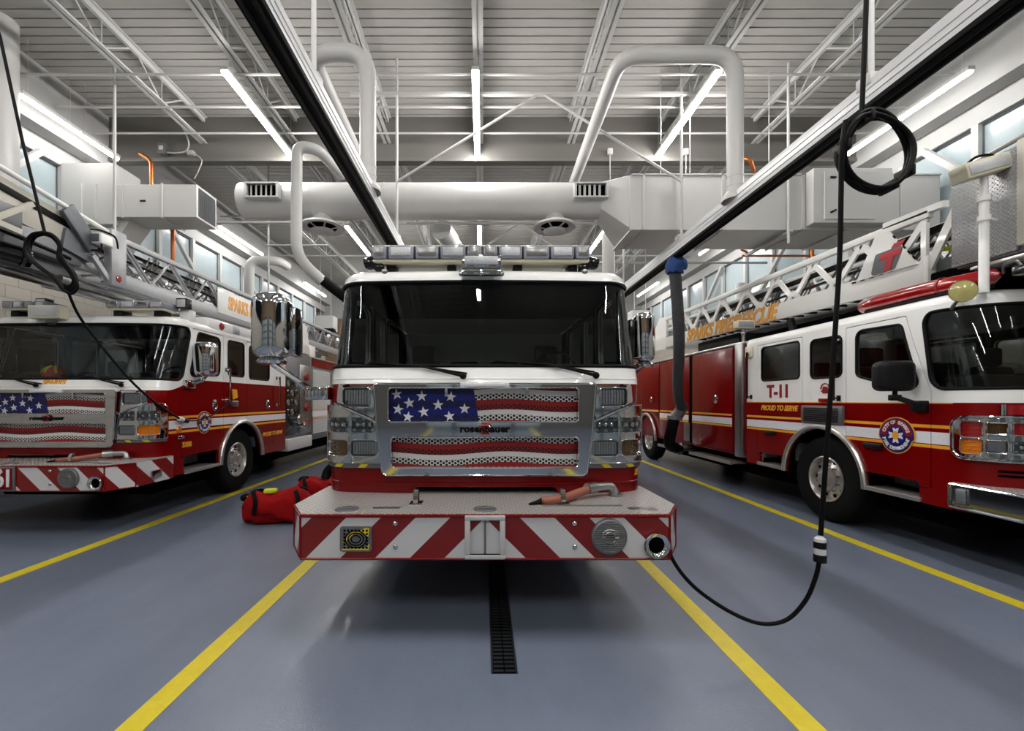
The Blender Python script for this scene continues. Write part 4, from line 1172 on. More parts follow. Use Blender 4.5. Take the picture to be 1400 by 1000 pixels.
    for i in range(12): m.box((x - .034, 1.76, 1.295 + .0155 * i), (x - .028, 2.34, 1.303 + .0155 * i))
    m.build('vent_louvre', 'under', v)
    # steps
    for ya, yb in ((.78, 1.40), (2.76, 3.34)):
        m = MB(); m.box((x, ya, .57), (x + .35, yb, .59)); m.box((x + .33, ya, .57), (x + .35, yb, .76)); m.build('cab_step', 'tread_side', root)
        m = MB(); m.obox((x - .015, ya - .03, .575), (x - .015, yb + .03, .575), .03, .05, bev=.01); m.build('step_edge', 'alu', root)
    grab_rail(root, x, 1.78, 1.57, 2.33, -1, 'black_gloss'); grab_rail(root, x, 3.56, 1.6, 2.36, -1, 'black_gloss')
    for ya, z in ((1.17, 1.06), (2.95, 1.08)):
        m = MB(); m.box((x - .045, ya, z - .03), (x, ya + .24, z + .03), .02); m.build('door_handle', 'black_plastic', root)
    m = MB(); m.box((x - .05, 3.50, 2.28), (x, 3.66, 2.46), .02); m.build('side_floodlight', 'cream', root)
    m = MB(); m.box((x - .02, 1.90, 1.55), (x, 2.10, 1.60), .01); m.build('side_reflector', 'red_lens', root)
    m = MB(); m.tube([(x + .05, 3.86, 2.55), (x + .05, 3.86, 2.82)], .028, 10); m.sphere((x + .05, 3.86, 2.72), .04); pl_ = m.build('corner_lamp_post', 'steel', root)
    m = MB(); m.box((x - .10, 3.78, 2.80), (x + .20, 3.92, 2.93), .012); m.build('corner_lamp', 'cream', pl_)
    m = MB(); m.box((x - .08, 3.772, 2.815), (x + .18, 3.782, 2.915), .004); m.build('lens', 'light_lens', pl_)
    text('unit_lettering', 'T-11', 'dark_red', root, (x - .004, 2.90, 1.70), (0, -1, 0), (0, 0, 1), .185, bold=.006)
    text('motto_lettering', 'PROUD TO SERVE', 'gold', root, (x - .004, 2.90, 1.455), (0, -1, 0), (0, 0, 1), .075, shear=.3, bold=.002, xs=.95)
    # small seal: arched dark-red mark
    m = MB(); m.tube([(x - .003, 2.0 - .07 * math.cos(PI * i / 10), 1.72 + .07 * math.sin(PI * i / 10)) for i in range(11)], .008, 6)
    m.prism(fillet([(-.05, -.05), (.05, -.05), (.04, .04), (-.04, .04)], .02), (x, 2.0, 1.71), (0, -1, 0), (0, 0, 1), .004); m.box((x - .005, 1.93, 1.685), (x, 2.07, 1.70)); m.build('door_seal', 'dark_red', root)
    emblem(root, (x - .004, 1.02, 1.20), (0, -1, 0), (0, 0, 1), .175)
    # mirror
    mirror_head(root, (-1.46, .83, 1.82), .34, .31, .20, 'black_plastic', -.15).build('mirror_housing', 'black_plastic', root, 40)
    m = MB(); m.tube([(-1.45, .83, 1.68), (-1.45, .83, 1.60)], .022, 10); m.box((-1.49, .79, 1.57), (-1.41, .87, 1.63), .01); m.obox((-1.44, .82, 1.60), (-1.28, .74, 1.52), .05, .05, bev=.01); m.box((-1.30, .68, 1.46), (-1.245, .83, 1.57), .012); m.build('mirror_arm', 'black_plastic', root)
    # lamps on the corner
    for sg in (-1, 1):
        f = lambda pts: [(sg * p[0], p[1]) for p in pts][::sg]
        bz = fillet(f([(.60, 1.03), (1.425, 1.045), (1.425, 1.42), (.60, 1.43)]), [.03, .09, .09, .03][::1] if sg > 0 else [.03, .09, .09, .03])
        R1 = fillet(f([(1.235, 1.235), (1.37, 1.235), (1.37, 1.385), (1.235, 1.385)]), .025); R2 = fillet(f([(1.235, 1.085), (1.37, 1.085), (1.37, 1.23), (1.235, 1.23)]), .03)
        R3 = fillet(f([(1.10, 1.27), (1.215, 1.27), (1.215, 1.375), (1.10, 1.375)]), .01); R4 = fillet(f([(1.10, 1.105), (1.215, 1.105), (1.215, 1.22), (1.10, 1.22)]), .01)
        R5 = fillet(f([(.80, 1.27), (1.07, 1.27), (1.07, 1.375), (.80, 1.375)]), .01); R6 = fillet(f([(.80, 1.105), (1.07, 1.105), (1.07, 1.22), (.80, 1.22)]), .01)
        o = patch(S, bz, .03, .05, 'headlamp_bezel', 'chrome', root, [R1, R2, R3, R4, R5, R6], .04)
        m = MB(); m.tube(loop3(S, bz, .03), .014, 8, True)
        for r in (R1, R2, R3, R4, R5, R6): m.tube(loop3(S, r, .03), .006, 6, True)
        m.build('bezel_bead', 'chrome', o)
        lamp(S, root, R1, 'warning_lamp', 'red_lens'); lamp(S, root, R2, 'turn_signal', 'amber'); lamp(S, root, R3, 'side_lamp', 'dark_amber'); lamp(S, root, R4, 'driving_lamp', 'clear'); lamp(S, root, R5, 'warning_lamp', 'red_lens'); lamp(S, root, R6, 'headlamp', 'head')
        rl = fillet(f([(.70, 1.445), (1.10, 1.445), (1.10, 1.53), (.70, 1.53)]), .01); patch(S, rl, .02, .03, 'warning_strip', 'red_lens', root)
        m = MB(); m.tube([S.P(sg * 1.125, 1.44, .03), S.P(sg * 1.125, 1.535, .03)], .018, 10); m.build('strip_end_cap', 'chrome', root)
        for z in (.895, .935):
            sl = fillet(f([(.95, z), (1.15, z), (1.15, z + .022), (.95, z + .022)]), .008); patch(S, sl, .006, .004, 'intake_slot', 'under', root)
    pl = [(-1.27, .47), (-1.275, -.30), (-1.12, -.52), (1.12, -.52), (1.275, -.30), (1.27, .47)]
    m = MB(); m.prism(pl, (0, 0, .58), (1, 0, 0), (0, 1, 0), .215); b = m.build('front_bumper', 'chrome', root)
    m = MB(); m.tube([(p[0], p[1], .585) for p in pl], .016, 8); m.tube([(p[0], p[1], .79) for p in pl], .012, 8); m.tube([(-1.275, .47, .585), (-1.275, .47, .79)], .012, 8); m.build('bumper_bead', 'chrome', b)
    m = MB(); m.prism([(p[0] * .99, p[1] * .99) for p in pl], (0, 0, .796), (1, 0, 0), (0, 1, 0), .01); m.build('tread_deck', 'tread', b)
    m = MB(); m.box((-1.295, .32, .615), (-1.275, .42, .765), .025); m.build('bumper_marker', 'lens', b); m = MB(); m.box((-1.286, .33, .625), (-1.274, .41, .755), .015); m.build('marker_inner', 'lamp_inner', b)
    # roof gear
    m = MB()
    pts = [(-1.02, .28, 2.70), (-1.03, .34, 2.70), (-1.04, .9, 2.72), (-1.05, 1.4, 2.72), (-1.05, 1.66, 2.70), (-1.05, 1.70, 2.70)]
    m.tube(pts, [.02, .075, .085, .085, .075, .03], 16); lb = m.build('roof_light_bar', 'red_lens', root, 50)
    m = MB(); m.box((-1.10, .35, 2.60), (-.98, 1.6, 2.645), .01); m.build('light_bar_foot', 'black', lb)
    for y in (.75, 1.15): m = MB(); m.tube([(-1.04, y - .012, 2.72), (-1.04, y + .012, 2.72)], .088, 16); m.build('light_bar_ring', 'dark_red', lb)
    c = Vector((-1.27, .36, 2.57)); m = MB(); ax = Vector((-.55, -1, -.05))
    m.lathe([(.0, -.09), (.05, -.075), (.085, -.03), (.10, .0), (.098, .012)], c, ax, 28); sp = m.build('spot_lamp', 'chrome', root)
    m = MB(); m.lathe([(.097, .008), (.06, .022), (.0, .028)], c, ax, 28); m.build('lens', 'spot_lens', sp)
    m = MB(); m.tube([c + Vector((.02, .05, -.06)), (-1.25, .46, 2.46), (-1.22, .50, 2.44)], .016, 8); m.build('spot_lamp_arm', 'steel', sp)
    # telescopic lamp pole
    px_ = -1.10; m = MB(); m.tube([(px_, .34, 2.55), (px_, .34, 3.40)], .036, 14); m.tube([(px_, .34, 3.36), (px_, .34, 3.60)], .027, 12)
    for z in (3.20, 3.38): m.tube([(px_, .34, z), (px_, .34, z + .05)], .048, 14)
    m.tube([(px_, .34, 3.22), (px_ + .28, .40, 3.22)], .018, 8)
    lp = m.build('lamp_pole', 'white_paint', root)
    m = MB(); m.box((px_ - .26, .25, 3.60), (px_ + .16, .40, 3.74), .008, rot=Matrix.Rotation(-.28, 3, 'Y') @ Matrix.Rotation(.0, 3, 'Z')); m.build('pole_lamp', 'cream', lp)
    m = MB(); m.box((px_ - .235, .243, 3.625), (px_ + .135, .252, 3.715), .003, rot=Matrix.Rotation(-.28, 3, 'Y'), piv=(px_ - .05, .325, 3.67)); m.build('lens', 'lamp_inner', lp)
    m = MB(); m.tube(smoothpath([(px_ - .15, .33, 3.73), (px_ - .08, .33, 3.78), (px_ + .04, .33, 3.80), (px_ + .1, .33, 3.77)], 5), .012, 6); m.build('lamp_cable', 'black', lp)
    # ladder
    ld = empty('aerial_ladder'); ld.parent = root
    SL = .018
    for xx in (-.75, .75):
        T, B, D = MB(), MB(), MB(); truss_side(T, B, D, xx, 1.15, 8.1, 2.87, 3.13, 3.58, 3.67, .83, .03, SL, (.075, .03))
        T.obox((xx, 1.0, 3.66), (xx, 1.7, 3.69), .07, .07); 
        y = 1.98
        while y < 8:   # gusset plates at the nodes
            zc = 3.13 + SL * (y - 1.15)
            for (yy, zz, hgt, wd) in ((y + .04, 3.0, 0, 0),): pass
            D.prism([(-.16, 0), (.16, 0), (.05, .14), (-.05, .14)], (xx - .012, y - .415 + .05, zc - .02), (0, 1, 0), (0, 0, 1), .024)
            D.prism([(-.05, -.12), (.05, -.12), (.15, .02), (-.15, .02)], (xx - .012, y + .05, zc + .45), (0, 1, 0), (0, 0, 1), .024); y += .83
        T.build('top_rail', 'ladder_white', ld); B.build('bottom_rail', 'ladder_white', ld); D.build('truss_bracing', 'ladder_white', ld)
    for xx, q in ((-.58, (.6, 8.6, 2.98, 3.12, 3.45, 3.52, .62, .016, SL)), (.58, (.6, 8.6, 2.98, 3.12, 3.45, 3.52, .62, .016, SL)), (-.44, (.5, 8.6, 3.05, 3.15, 3.38, 3.44, .45, .013, SL)), (.44, (.5, 8.6, 3.05, 3.15, 3.38, 3.44, .45, .013, SL))):
        T, B, D = MB(), MB(), MB(); truss_side(T, B, D, xx, *q)
        T.build('fly_top_rail', 'ladder_white', ld); B.build('fly_bottom_rail', 'ladder_grey', ld); D.build('fly_bracing', 'steel', ld)
    m = MB()
    for i in range(26): m.tube([(-.56, .7 + .33 * i, 3.10 + .006 * i), (.56, .7 + .33 * i, 3.10 + .006 * i)], .022, 8)
    m.build('rungs', 'black', ld)
    m = MB(); m.box((-.66, 1.1, 3.44), (-.60, 6.5, 3.50)); m.box((-.64, 1.0, 3.30), (-.60, 5.5, 3.325)); m.build('slide_pad', 'black', ld)
    m = MB()
    for y in (.85, 1.0, 1.9): m.obox((-.62, y, 3.20), (-.62, y + .2, 3.24), .05, .05)
    m.build('rung_cover', 'hi_vis', ld)
    m = MB(); m.prism([(1.25, 3.10), (2.05, 3.12), (1.78, 3.60), (1.60, 3.60)], (-.785, 0, 0), (0, 1, 0), (0, 0, 1), -.02); pp = m.build('logo_panel', 'ladder_white', ld)
    m = MB(); m.prism(fillet([(-.22, -.12), (.10, -.12), (.22, .13), (-.15, .13)], .04), (-.807, 1.62, 3.24), (0, -1, 0), (0, 0, 1), .004); lg = m.build('logo_field', 'louver', pp, 0)
    m = MB(); m.prism([(-.04, -.11), (.05, -.11), (.10, .03), (.17, .03), (.20, .11), (-.07, .11), (-.10, .03), (.0, .03)], (-.811, 1.62, 3.24), (0, -1, 0), (0, 0, 1), .004); m.build('logo_mark', 'logo_red', lg, 0)
    m = MB(); m.prism([(.06, .135), (.20, .135), (.24, .19), (.10, .18)], (-.811, 1.62, 3.24), (0, -1, 0), (0, 0, 1), .004); m.build('logo_flick', 'logo_red', lg, 0)
    m = MB()
    for i in range(7):
        y0 = 1.30 + .13 * i; m.obox((-.79, y0, 3.115), (-.79, y0 + .06, 3.118), .006, .02, (0, 0, 1))
    for i in range(5):
        t = i / 5; m.obox((-.806, 1.27 + .3 * t, 3.16 + .4 * t), (-.806, 1.30 + .3 * t, 3.20 + .4 * t), .018, .006, (1, 0, 0))
    m.build('dash_marking', 'black', pp)
    text('ladder_lettering', 'SPARKS FIRE/RESCUE', 'gold', ld, (-.79, 5.25, 3.07), (0, -1, -.018), (0, 0, 1), .26, shear=.35, ext=.004, bold=.012, xs=.95)
    m = MB(); m.prism([(8.05, 2.95), (8.9, 2.98), (8.9, 3.5), (8.5, 3.85), (8.05, 3.8)], (-.78, 0, 0), (0, 1, 0), (0, 0, 1), .05); m.prism([(8.05, 2.95), (8.9, 2.98), (8.9, 3.5), (8.5, 3.85), (8.05, 3.8)], (.73, 0, 0), (0, 1, 0), (0, 0, 1), .05); m.box((-.73, 8.5, 3.0), (.73, 8.56, 3.5)); m.build('heel_plate', 'ladder_white', ld)
    m = MB(); m.obox((-.75, 1.2, 2.98), (-.75, .85, 3.64), .09, .03, (1, 0, 0)); m.obox((-.75, 1.22, 3.12), (-.75, 1.22, 3.62), .06, .04, (1, 0, 0)); m.box((-.8, 1.14, 2.86), (-.70, 1.2, 3.16), .01); m.build('front_post', 'ladder_white', ld)
    m = MB(); m.box((-.5, 5.2, 2.55), (.5, 6.9, 2.95), .03); m.build('turntable', 'black_plastic', root)
    m = MB(); m.box((-.8, .2, 2.72), (.75, 1.12, 2.95), .02); m.box((-.6, 1.1, 2.66), (.6, 4.5, 2.80), .02); m.build('ladder_cradle', 'under', root)
    for y in (1.7, 3.3):
        m = MB(); m.obox((-.72, y, 2.60), (-.72, y + .1, 2.88), .06, .1); m.build('cradle_post', 'black_plastic', root)
    # platform at the ladder tip
    bk = empty('rescue_platform'); bk.parent = root
    m = MB(); m.box((-.95, .22, 2.90), (-.93, .76, 3.82), .004); m.build('tread_panel', 'tread_side', bk)
    m = MB(); m.box((-.97, -.10, 2.93), (-.80, .21, 3.86), .015); m.build('corner_box', 'beige', bk)
    m = MB(); m.box((-.92, -.9, 2.88), (.92, .74, 2.94), .01); m.box((-.90, .72, 2.94), (.92, .76, 3.7)); m.build('platform_floor', 'grey_metal', bk)
    m = MB(); m.tube([(-.93, .78, 3.85), (-.93, -.9, 3.95)], .022, 8); m.build('platform_rail', 'alu', bk)
    m = MB(); m.box((-1.05, .05, 2.80), (-.80, .5, 2.83), .005); m.build('platform_step', 'alu', bk)
    m = MB(); m.tube(smoothpath([(-1.06, .22, 2.69), (-1.08, .2, 2.76), (-1.07, .12, 2.77), (-1.05, .1, 2.70)], 5), .012, 6); m.build('platform_hook', 'steel', bk)
    m = MB(); m.box((-1.12, -.12, 2.64), (-.9, .12, 2.72), .01); m.build('roof_beacon', 'black_gloss', root)
    return root
H = 5.65; DECK = EYE + H; JB = EYE + 5.12         # deck underside, joist bottom chord
LX, RX = -7.46, 7.42                              # upper wall faces
Y0, Y1 = -7.5, 21.5                               # front and rear walls
BULK = 8.74

def room():
    m = MB(); m.box((-8.6, Y0, -.2), (8.6, Y1, 0)); structure(m.build('floor', 'floor', None, 0), 'blue grey epoxy floor')
    m = MB(); y = Y0; pit = .1555          # deck: flat pans with narrow slots
    while y < Y1:
        m.box((-8.6, y, DECK), (8.6, y + pit - .02, DECK + .06)); y += pit
    m.box((-8.6, Y0, DECK + .055), (8.6, Y1, DECK + .16)); structure(m.build('ceiling', 'deck_white', None, 0), 'white ribbed roof deck')
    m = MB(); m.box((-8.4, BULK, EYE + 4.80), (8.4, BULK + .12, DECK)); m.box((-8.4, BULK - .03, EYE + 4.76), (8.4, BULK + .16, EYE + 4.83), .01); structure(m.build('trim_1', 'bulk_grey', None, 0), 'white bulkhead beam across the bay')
    WZ0, WZ1 = 3.75, EYE + 4.33
    for sg, X0, nm in ((-1, LX, 'left'), (1, RX, 'right')):
        def bx(m, xa, xb, ya, yb, za, zb, b=0.0): m.box((min(xa, xb), ya, za), (max(xa, xb), yb, zb), b)
        xi = X0 + sg * .31
        m = MB(); bx(m, X0, X0 + sg * .9, Y0, Y1, EYE + 4.64, DECK); bx(m, xi, X0 + sg * .9, Y0, Y1, WZ1, EYE + 4.65)
        structure(m.build('wall_' + nm, 'wall_white', None, 0), 'white upper wall above the windows')
        m = MB(); bx(m, xi - sg * .02, X0 + sg * .9, Y0, Y1, 0, WZ0); structure(m.build('wall_%s_lower' % nm, 'block', None, 0), 'painted block wall')
        # windows between white mullions
        ys = [8.13 + 1.22 * i - 1.22 * 12 for i in range(23)]
        n = 0
        for i in range(len(ys) - 1):
            ya, yb = ys[i], ys[i + 1]
            if yb < 1 or yb > Y1: continue
            if 8.0 < ya < 8.3 : 
                m = MB(); bx(m, xi, xi + sg * .3, ya + .05, yb - .05, WZ0, WZ1); structure(m.build('trim_2' if sg < 0 else 'trim_3', 'wall_white', None, 0)); continue
            n += 1
            w = MB(); bx(w, xi + sg * .10, xi + sg * .13, ya + .04, yb - .04, WZ0 + .04, WZ1 - .02)
            o = structure(w.build('window_%d' % (n + (0 if sg < 0 else 30)), 'window', None, 0), 'frosted pale blue window pane')
            f = MB(); 
            for (a, b) in ((ya + .03, ya + .055), (yb - .055, yb - .03)): bx(f, xi + sg * .07, xi + sg * .10, a, b, WZ0, WZ1)
            bx(f, xi + sg * .07, xi + sg * .10, ya + .03, yb - .03, WZ1 - .03, WZ1); bx(f, xi + sg * .07, xi + sg * .10, ya + .03, yb - .03, WZ0, WZ0 + .03)
            f.build('glazing_bead', 'grey_metal', o, 0)
        m = MB()
        for yv in ys:
            if 0 < yv < Y1: bx(m, xi + sg * .0, xi + sg * .2, yv - .05, yv + .05, WZ0, WZ1)
        structure(m.build('trim_%d' % (4 if sg < 0 else 5), 'steel_white', None, 0), 'white window mullions')
    # rear wall with brown panelled doors, front wall with overhead doors
    m = MB(); m.box((-8.6, Y1, 0), (8.6, Y1 + .2, 5.6)); structure(m.build('wall_back', 'brown', None, 0), 'brown panelled rear wall')
    m = MB(); m.box((-8.6, Y1, 5.6), (8.6, Y1 + .2, DECK)); structure(m.build('wall_back_upper', 'wall_white', None, 0))
    m = MB(); m.box((-8.6, Y0 - .2, 4.4), (8.6, Y0, DECK)); structure(m.build('wall_front_upper', 'brown', None, 0)); m = MB()
    for xa, xb in ((-8.6, -7.6), (-3.6, -1.95), (1.95, 3.6), (7.6, 8.6)): m.box((xa, Y0 - .2, 0), (xb, Y0, 4.4))
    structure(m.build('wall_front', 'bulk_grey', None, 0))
    for i, xc in enumerate((-5.6, 0, 5.6)):
        m = MB()
        for k in range(8): m.box((xc - 2, Y0 - .12, k * .62 - (.06 if k else 0)), (xc + 2, Y0 - .05, k * .62 + .06 - (.12 if k == 7 else 0)))
        for a in (-1.94, -.97, 0, .97, 1.94): m.box((xc + a - .06, Y0 - .115, 0), (xc + a + .06, Y0 - .055, 4.34))
        d = structure(m.build('door_%d' % (i + 1), 'dark_frame', None, 0), 'glazed overhead bay door')
        for k in range(7):
            for a in (-1.94, -.97, 0, .97):
                g = MB(); g.box((xc + a + .06, Y0 - .10, k * .62 + .06), (xc + a + .91, Y0 - .09, k * .62 + .56)); g.build('door_glazing', 'window', d, 0)
    # painted lane lines and trench drain
    i = 0
    for nm, x in (('trim_6', -4.215), ('trim_7', -1.685), ('trim_8', 1.565), ('trim_9', 4.125)):
        m = MB(); m.box((x - .066, Y0, .0), (x + .066, Y1 - .3, .003)); structure(m.build(nm, 'line', None, 0), 'yellow painted lane line on the floor')
    m = MB(); m.box((.045, 2.52, -.01), (.195, 17, .004)); dr = m.build('trench_drain', 'under', None, 0); tag(dr, 'black slotted trench drain in the floor under the fire engine', 'drain')
    m = MB()
    for x in (.045, .185): m.box((x, 2.52, .0), (x + .012, 17, .008))
    y = 2.53
    while y < 5.5:
        m.box((.06, y, .0), (.118, y + .022, .007)); m.box((.125, y, .0), (.182, y + .022, .007)); y += .042
    m.build('grate', 'dark_frame', dr, 0)

def joists():
    xs = [-5.57, -3.74, -1.91, -.08, 1.74, 3.57, 5.40]
    names = ['first', 'second', 'third', 'fourth', 'fifth', 'sixth', 'seventh']
    for part, (ya, yb) in enumerate(((Y0, BULK), (BULK + .14, Y1))):
        for k, x in enumerate(xs):
            r = empty('roof_joist', (x, ya, JB))
            tag(r, ('%s white open-web roof joist from the louvred-duct wall, %s the bulkhead beam' % (names[k], 'in front of' if part == 0 else 'behind')), 'joist', 'roof joists in front of the bulkhead' if part == 0 else 'roof joists behind the bulkhead')
            L = yb - ya; D = DECK - JB
            t = MB()
            for d in (-.07, .01): t.box((d, 0, D - .02), (d + .06, L, D - .001)); t.box((d + (.045 if d < 0 else 0), 0, D - .10), (d + (.06 if d < 0 else .015), L, D - .018))
            t.build('top_chord', 'steel_white', r, 0)
            b = MB()
            for d in (-.075, .015): b.box((d, 0, 0), (d + .06, L, .012)); b.box((d + (.045 if d < 0 else 0), 0, .01), (d + (.06 if d < 0 else .015), L, .07))
            b.build('bottom_chord', 'steel_white', r, 0)
            w = MB(); y = .1
            while y + 1.2 < L:
                w.tube([(0, y, D - .03), (0, y + .6, .03)], .014, 6); w.tube([(0, y + .6, .03), (0, y + 1.2, D - .03)], .014, 6); w.tube([(0, y + .6, .03), (0, y + .6, D - .03)], .008, 6); y += 1.2
            w.build('web_bars', 'steel_white', r, 0)
    # bridging lines across the joists
    for k, (y, z, r_, lab) in enumerate(((6.86, JB - .02, .02, 'front'), (7.62, JB - .02, .02, 'middle'), (8.35, JB - .03, .018, 'rear'))):
        m = MB(); m.tube([(-7.4, y, z), (7.35, y, z)], r_, 8); o = m.build('bridging_pipe', 'steel_white', None); tag(o, 'thin white pipe across under the joists, %s one of three before the bulkhead' % {'front': 'lowest', 'middle': 'middle', 'rear': 'nearest'}[lab] if lab != 'rear' else 'thin white pipe across under the joists, close against the bulkhead beam', 'pipe', 'bridging pipes')
    for y in (12.2, 15.5):
        m = MB(); m.tube([(-7.3, y, JB), (7.3, y, JB)], .025, 8); o = m.build('bridging_pipe', 'steel_white', None); tag(o, 'thin white pipe across the ceiling behind the bulkhead, %s' % ('above the far light row' if y < 14 else 'near the brown rear wall'), 'pipe', 'bridging pipes')

def led(x, ya, yb, z, lab, grp, wall=0):
    r = empty('tube_light', (x, ya, z)); tag(r, lab, 'light', grp); L = yb - ya; R = .034 if wall else .05
    m = MB(); prof = [(R * math.cos(a), -R * 1.05 * math.sin(a)) for a in [-.25 + (PI + .5) * i / 14 for i in range(15)]]; k = len(prof)
    vs = [(p[0], y, p[1]) for y in (0, L) for p in prof]; m.add(vs, [(i, i + 1, k + i + 1, k + i) for i in range(k - 1)] + [tuple(range(k)), tuple(range(2 * k - 1, k - 1, -1)), (k - 1, 0, k, 2 * k - 1)]); m.build('diffuser', 'led_wall' if wall else 'led', r)
    m = MB(); m.box((-.055, -.01, .010), (.055, L + .01, .07), .006)
    m.build('housing', 'steel_white', r)
    for y in (.12, L - .12):
        c = MB(); c.tube([(0, y, .06), (0, y, DECK - z)], .003, 5); c.build('suspension_cable', 'steel_white', r)

def lights():
    z = EYE + 4.85
    rows = ((-.12, 'over the fire engine'), (-3.81, 'over the aisle by ladder truck 61'), (3.46, 'over the aisle by truck T-11'))
    spans = ((-5.1, -2.7, 'behind the viewer'), (.7, 3.05, 'overhead before the frame'), (6.45, 8.8, 'in front of the bulkhead'), (12.2, 14.55, 'beyond the round duct'), (18.0, 20.35, 'by the brown rear wall'))
    for x, a in rows:
        for (ya, yb, b) in spans: led(x, ya, yb, z, 'glowing white tube light %s, %s' % (a, b), 'tube lights over the bays')
    for x, a in ((-7.10, 'on the louvred-duct wall'), (6.93, 'behind truck T-11')):
        for (ya, yb, b) in spans:
            ya *= .967; yb *= .967
            if x < 0 and 6 < ya < 7: ya = 6.72
            ym = ya + (yb - ya) * .54
            led(x, ya, ym - .02, z - .16, 'wall tube light %s, near half, %s' % (a, b), 'tube lights along the walls', -1 if x < 0 else 1)
            led(x, ym + .02, yb, z - .16, 'wall tube light %s, far half, %s' % (a, b), 'tube lights along the walls', -1 if x < 0 else 1)

def pipework():
    # exhaust drops: round pipes that rise from the rails and run back under the bulkhead
    for (xr, y, h, xb, ye, lab) in ((-1.43, 5.43, 4.31, -2.15, 9.6, 'white round exhaust duct looping over the rail beside ladder truck 61'), (3.25, 5.67, 4.47, 1.78, 9.9, 'white round exhaust duct arching over the rail beside truck T-11')):
        m = MB(); p = roundpath([(xr, y, EYE + 2.68), (xr, y, EYE + h), (xb, y, EYE + h), (xb * 1.05, ye, EYE + h)], .32, 10); m.tube(p, .1, 22); o = m.build('exhaust_duct', 'duct_white', None, 50)
        m = MB()
        for q in (.08, .2): m.tube([(xr, y, EYE + 2.68 + q), (xr, y, EYE + 2.70 + q)], .105, 20)
        m.lathe([(.16, 0), (.16, .04), (.12, .1), (.1, .12)], (xr, y, EYE + 2.58), (0, 0, 1), 20)
        for q in (.45, .5, 2.2): pass
        m.build('duct_collar', 'duct_white', o); tag(o, lab, 'duct')
    m = MB(); Y = 6.4; p = roundpath([(-2.36, Y + .9, EYE + 3.75), (-2.45, Y + .1, EYE + 3.72), (-2.72, Y, EYE + 3.72), (-2.73, Y, EYE + 2.1), (-2.40, Y + .15, EYE + 1.78)], .25, 8); m.tube(p, .078, 18); o = m.build('exhaust_duct', 'duct_white', None, 50)
    m = MB(); m.tube([(-2.40, Y + .15, EYE + 1.80), (-2.02, Y + .3, EYE + 1.50)], .075, 14); m.build('flexible_tail', 'black', o); tag(o, 'white exhaust duct dropping beside the fire engine mirror, black flexible tail', 'duct')
    # far duct and fan
    m = MB(); m.tube([(-.9, 13.2, EYE + 4.7), (-.9, 13.0, EYE + 4.3)], .25, 20); m.tube(roundpath([(-1.15, 12.0, 6.25), (-.95, 12.6, 6.15), (-.95, 12.9, 5.9)], .3), .28, 20); o = m.build('ventilation_fan', 'duct_white', None, 50)
    m = MB(); m.lathe([(.52, 0), (.54, .1), (.42, .3), (.3, .4)], (-.92, 12.8, 5.72), (-.1, -.5, .86), 28); m.build('fan_cowl', 'grey_metal', o); tag(o, 'round grey-cowled fan below the round duct, above the light bar', 'fan')
    for (x, y, lab) in ((-7.205, 6.5, 'wide white vertical duct at the picture edge by the tall window'),):
        m = MB(); m.tube([(x, y, EYE + 3.1), (x, y, DECK)], .235, 28); m.lathe([(.24, .02), (.29, .02), (.29, -.02), (.26, -.06), (.34, -.3), (.30, -.3), (.20, -.05)], (x, y, EYE + 3.1), (0, 0, 1), 32)
        o = m.build('vertical_duct', 'duct_white', None, 50); tag(o, lab, 'duct')
    m = MB(); p = roundpath([(-6.0, 13.4, EYE + 4.1), (-6.0, 12.9, EYE + 4.1), (-6.72, 12.6, EYE + 4.05), (-6.75, 12.6, EYE + 1.2)], .3, 8); m.tube(p, .13, 18); o = m.build('exhaust_duct', 'duct_white', None, 50); tag(o, 'white exhaust duct elbow by the windows behind ladder truck 61', 'duct')
    for x, y, r, lab in ((2.55, 8.95, .14, 'thick white vertical pipe beside the roof corner of the fire engine'), (7.02, 12.0, .13, 'thick white vertical pipe behind the white ladder')):
        m = MB(); m.tube([(x, y, .0), (x, y, EYE + (3.4 if x < 3 else 3.2))], r * .9, 20); o = m.build('vertical_duct', 'duct_white', None, 50); tag(o, lab, 'duct')
    # rails with hangers
    for (x, lab, xs) in ((-1.43, 'black and silver exhaust rail running over the lane beside ladder truck 61', -1), (3.27, 'black and silver exhaust rail running over the lane beside truck T-11', 1)):
        r = empty('exhaust_rail', (x, 0, EYE + 2.5)); tag(r, lab, 'rail')
        ya, yb = 1.2, 17.5
        m = MB(); m.box((-.08, ya, -.03), (.08, yb, .16), .008); m.box((-.088, ya, .02), (.088, yb, .032), .003); m.box((-.088, ya, .08), (.088, yb, .09), .003); m.box((-.055, ya, .155), (-.03, yb, .185), .004); m.box((.03, ya, .155), (.055, yb, .185), .004); m.build('rail_channel', 'rail_silver', r)
        m = MB(); m.box((-.085, ya, -.07), (.085, yb, -.025), .006); m.tube([(-.04, ya, -.072), (-.04, yb, -.072)], .02, 8); m.tube([(.04, ya, -.072), (.04, yb, -.072)], .02, 8); m.build('rubber_seal', 'black', r)
        for y in (3.7, 7.25, 11.5, 15.5):
            m = MB(); m.tube([(0, y, .2), (0, y, DECK - EYE - 2.5)], .022, 10); m.box((-.06, y - .06, .15), (.06, y + .06, .24), .01); m.box((-.09, y - .09, .12), (-.05, y + .05, .22), .006)
            m.build('hanger_rod', 'steel_white', r)
    # strut frame between the rails with two braces
    m = MB(); m.box((-2.2, 7.22, JB - .08), (4.1, 7.28, JB - .03), .004); z = JB - .06
    m.tube([(.90, 7.25, z), (-1.43, 7.25, EYE + 3.62)], .022, 8); m.tube([(1.0, 7.25, z), (3.27, 7.25, EYE + 3.62)], .022, 8)
    o = m.build('strut_brace', 'steel_white', None); tag(o, 'white strut with two slanting braces between the rail hangers', 'brace')
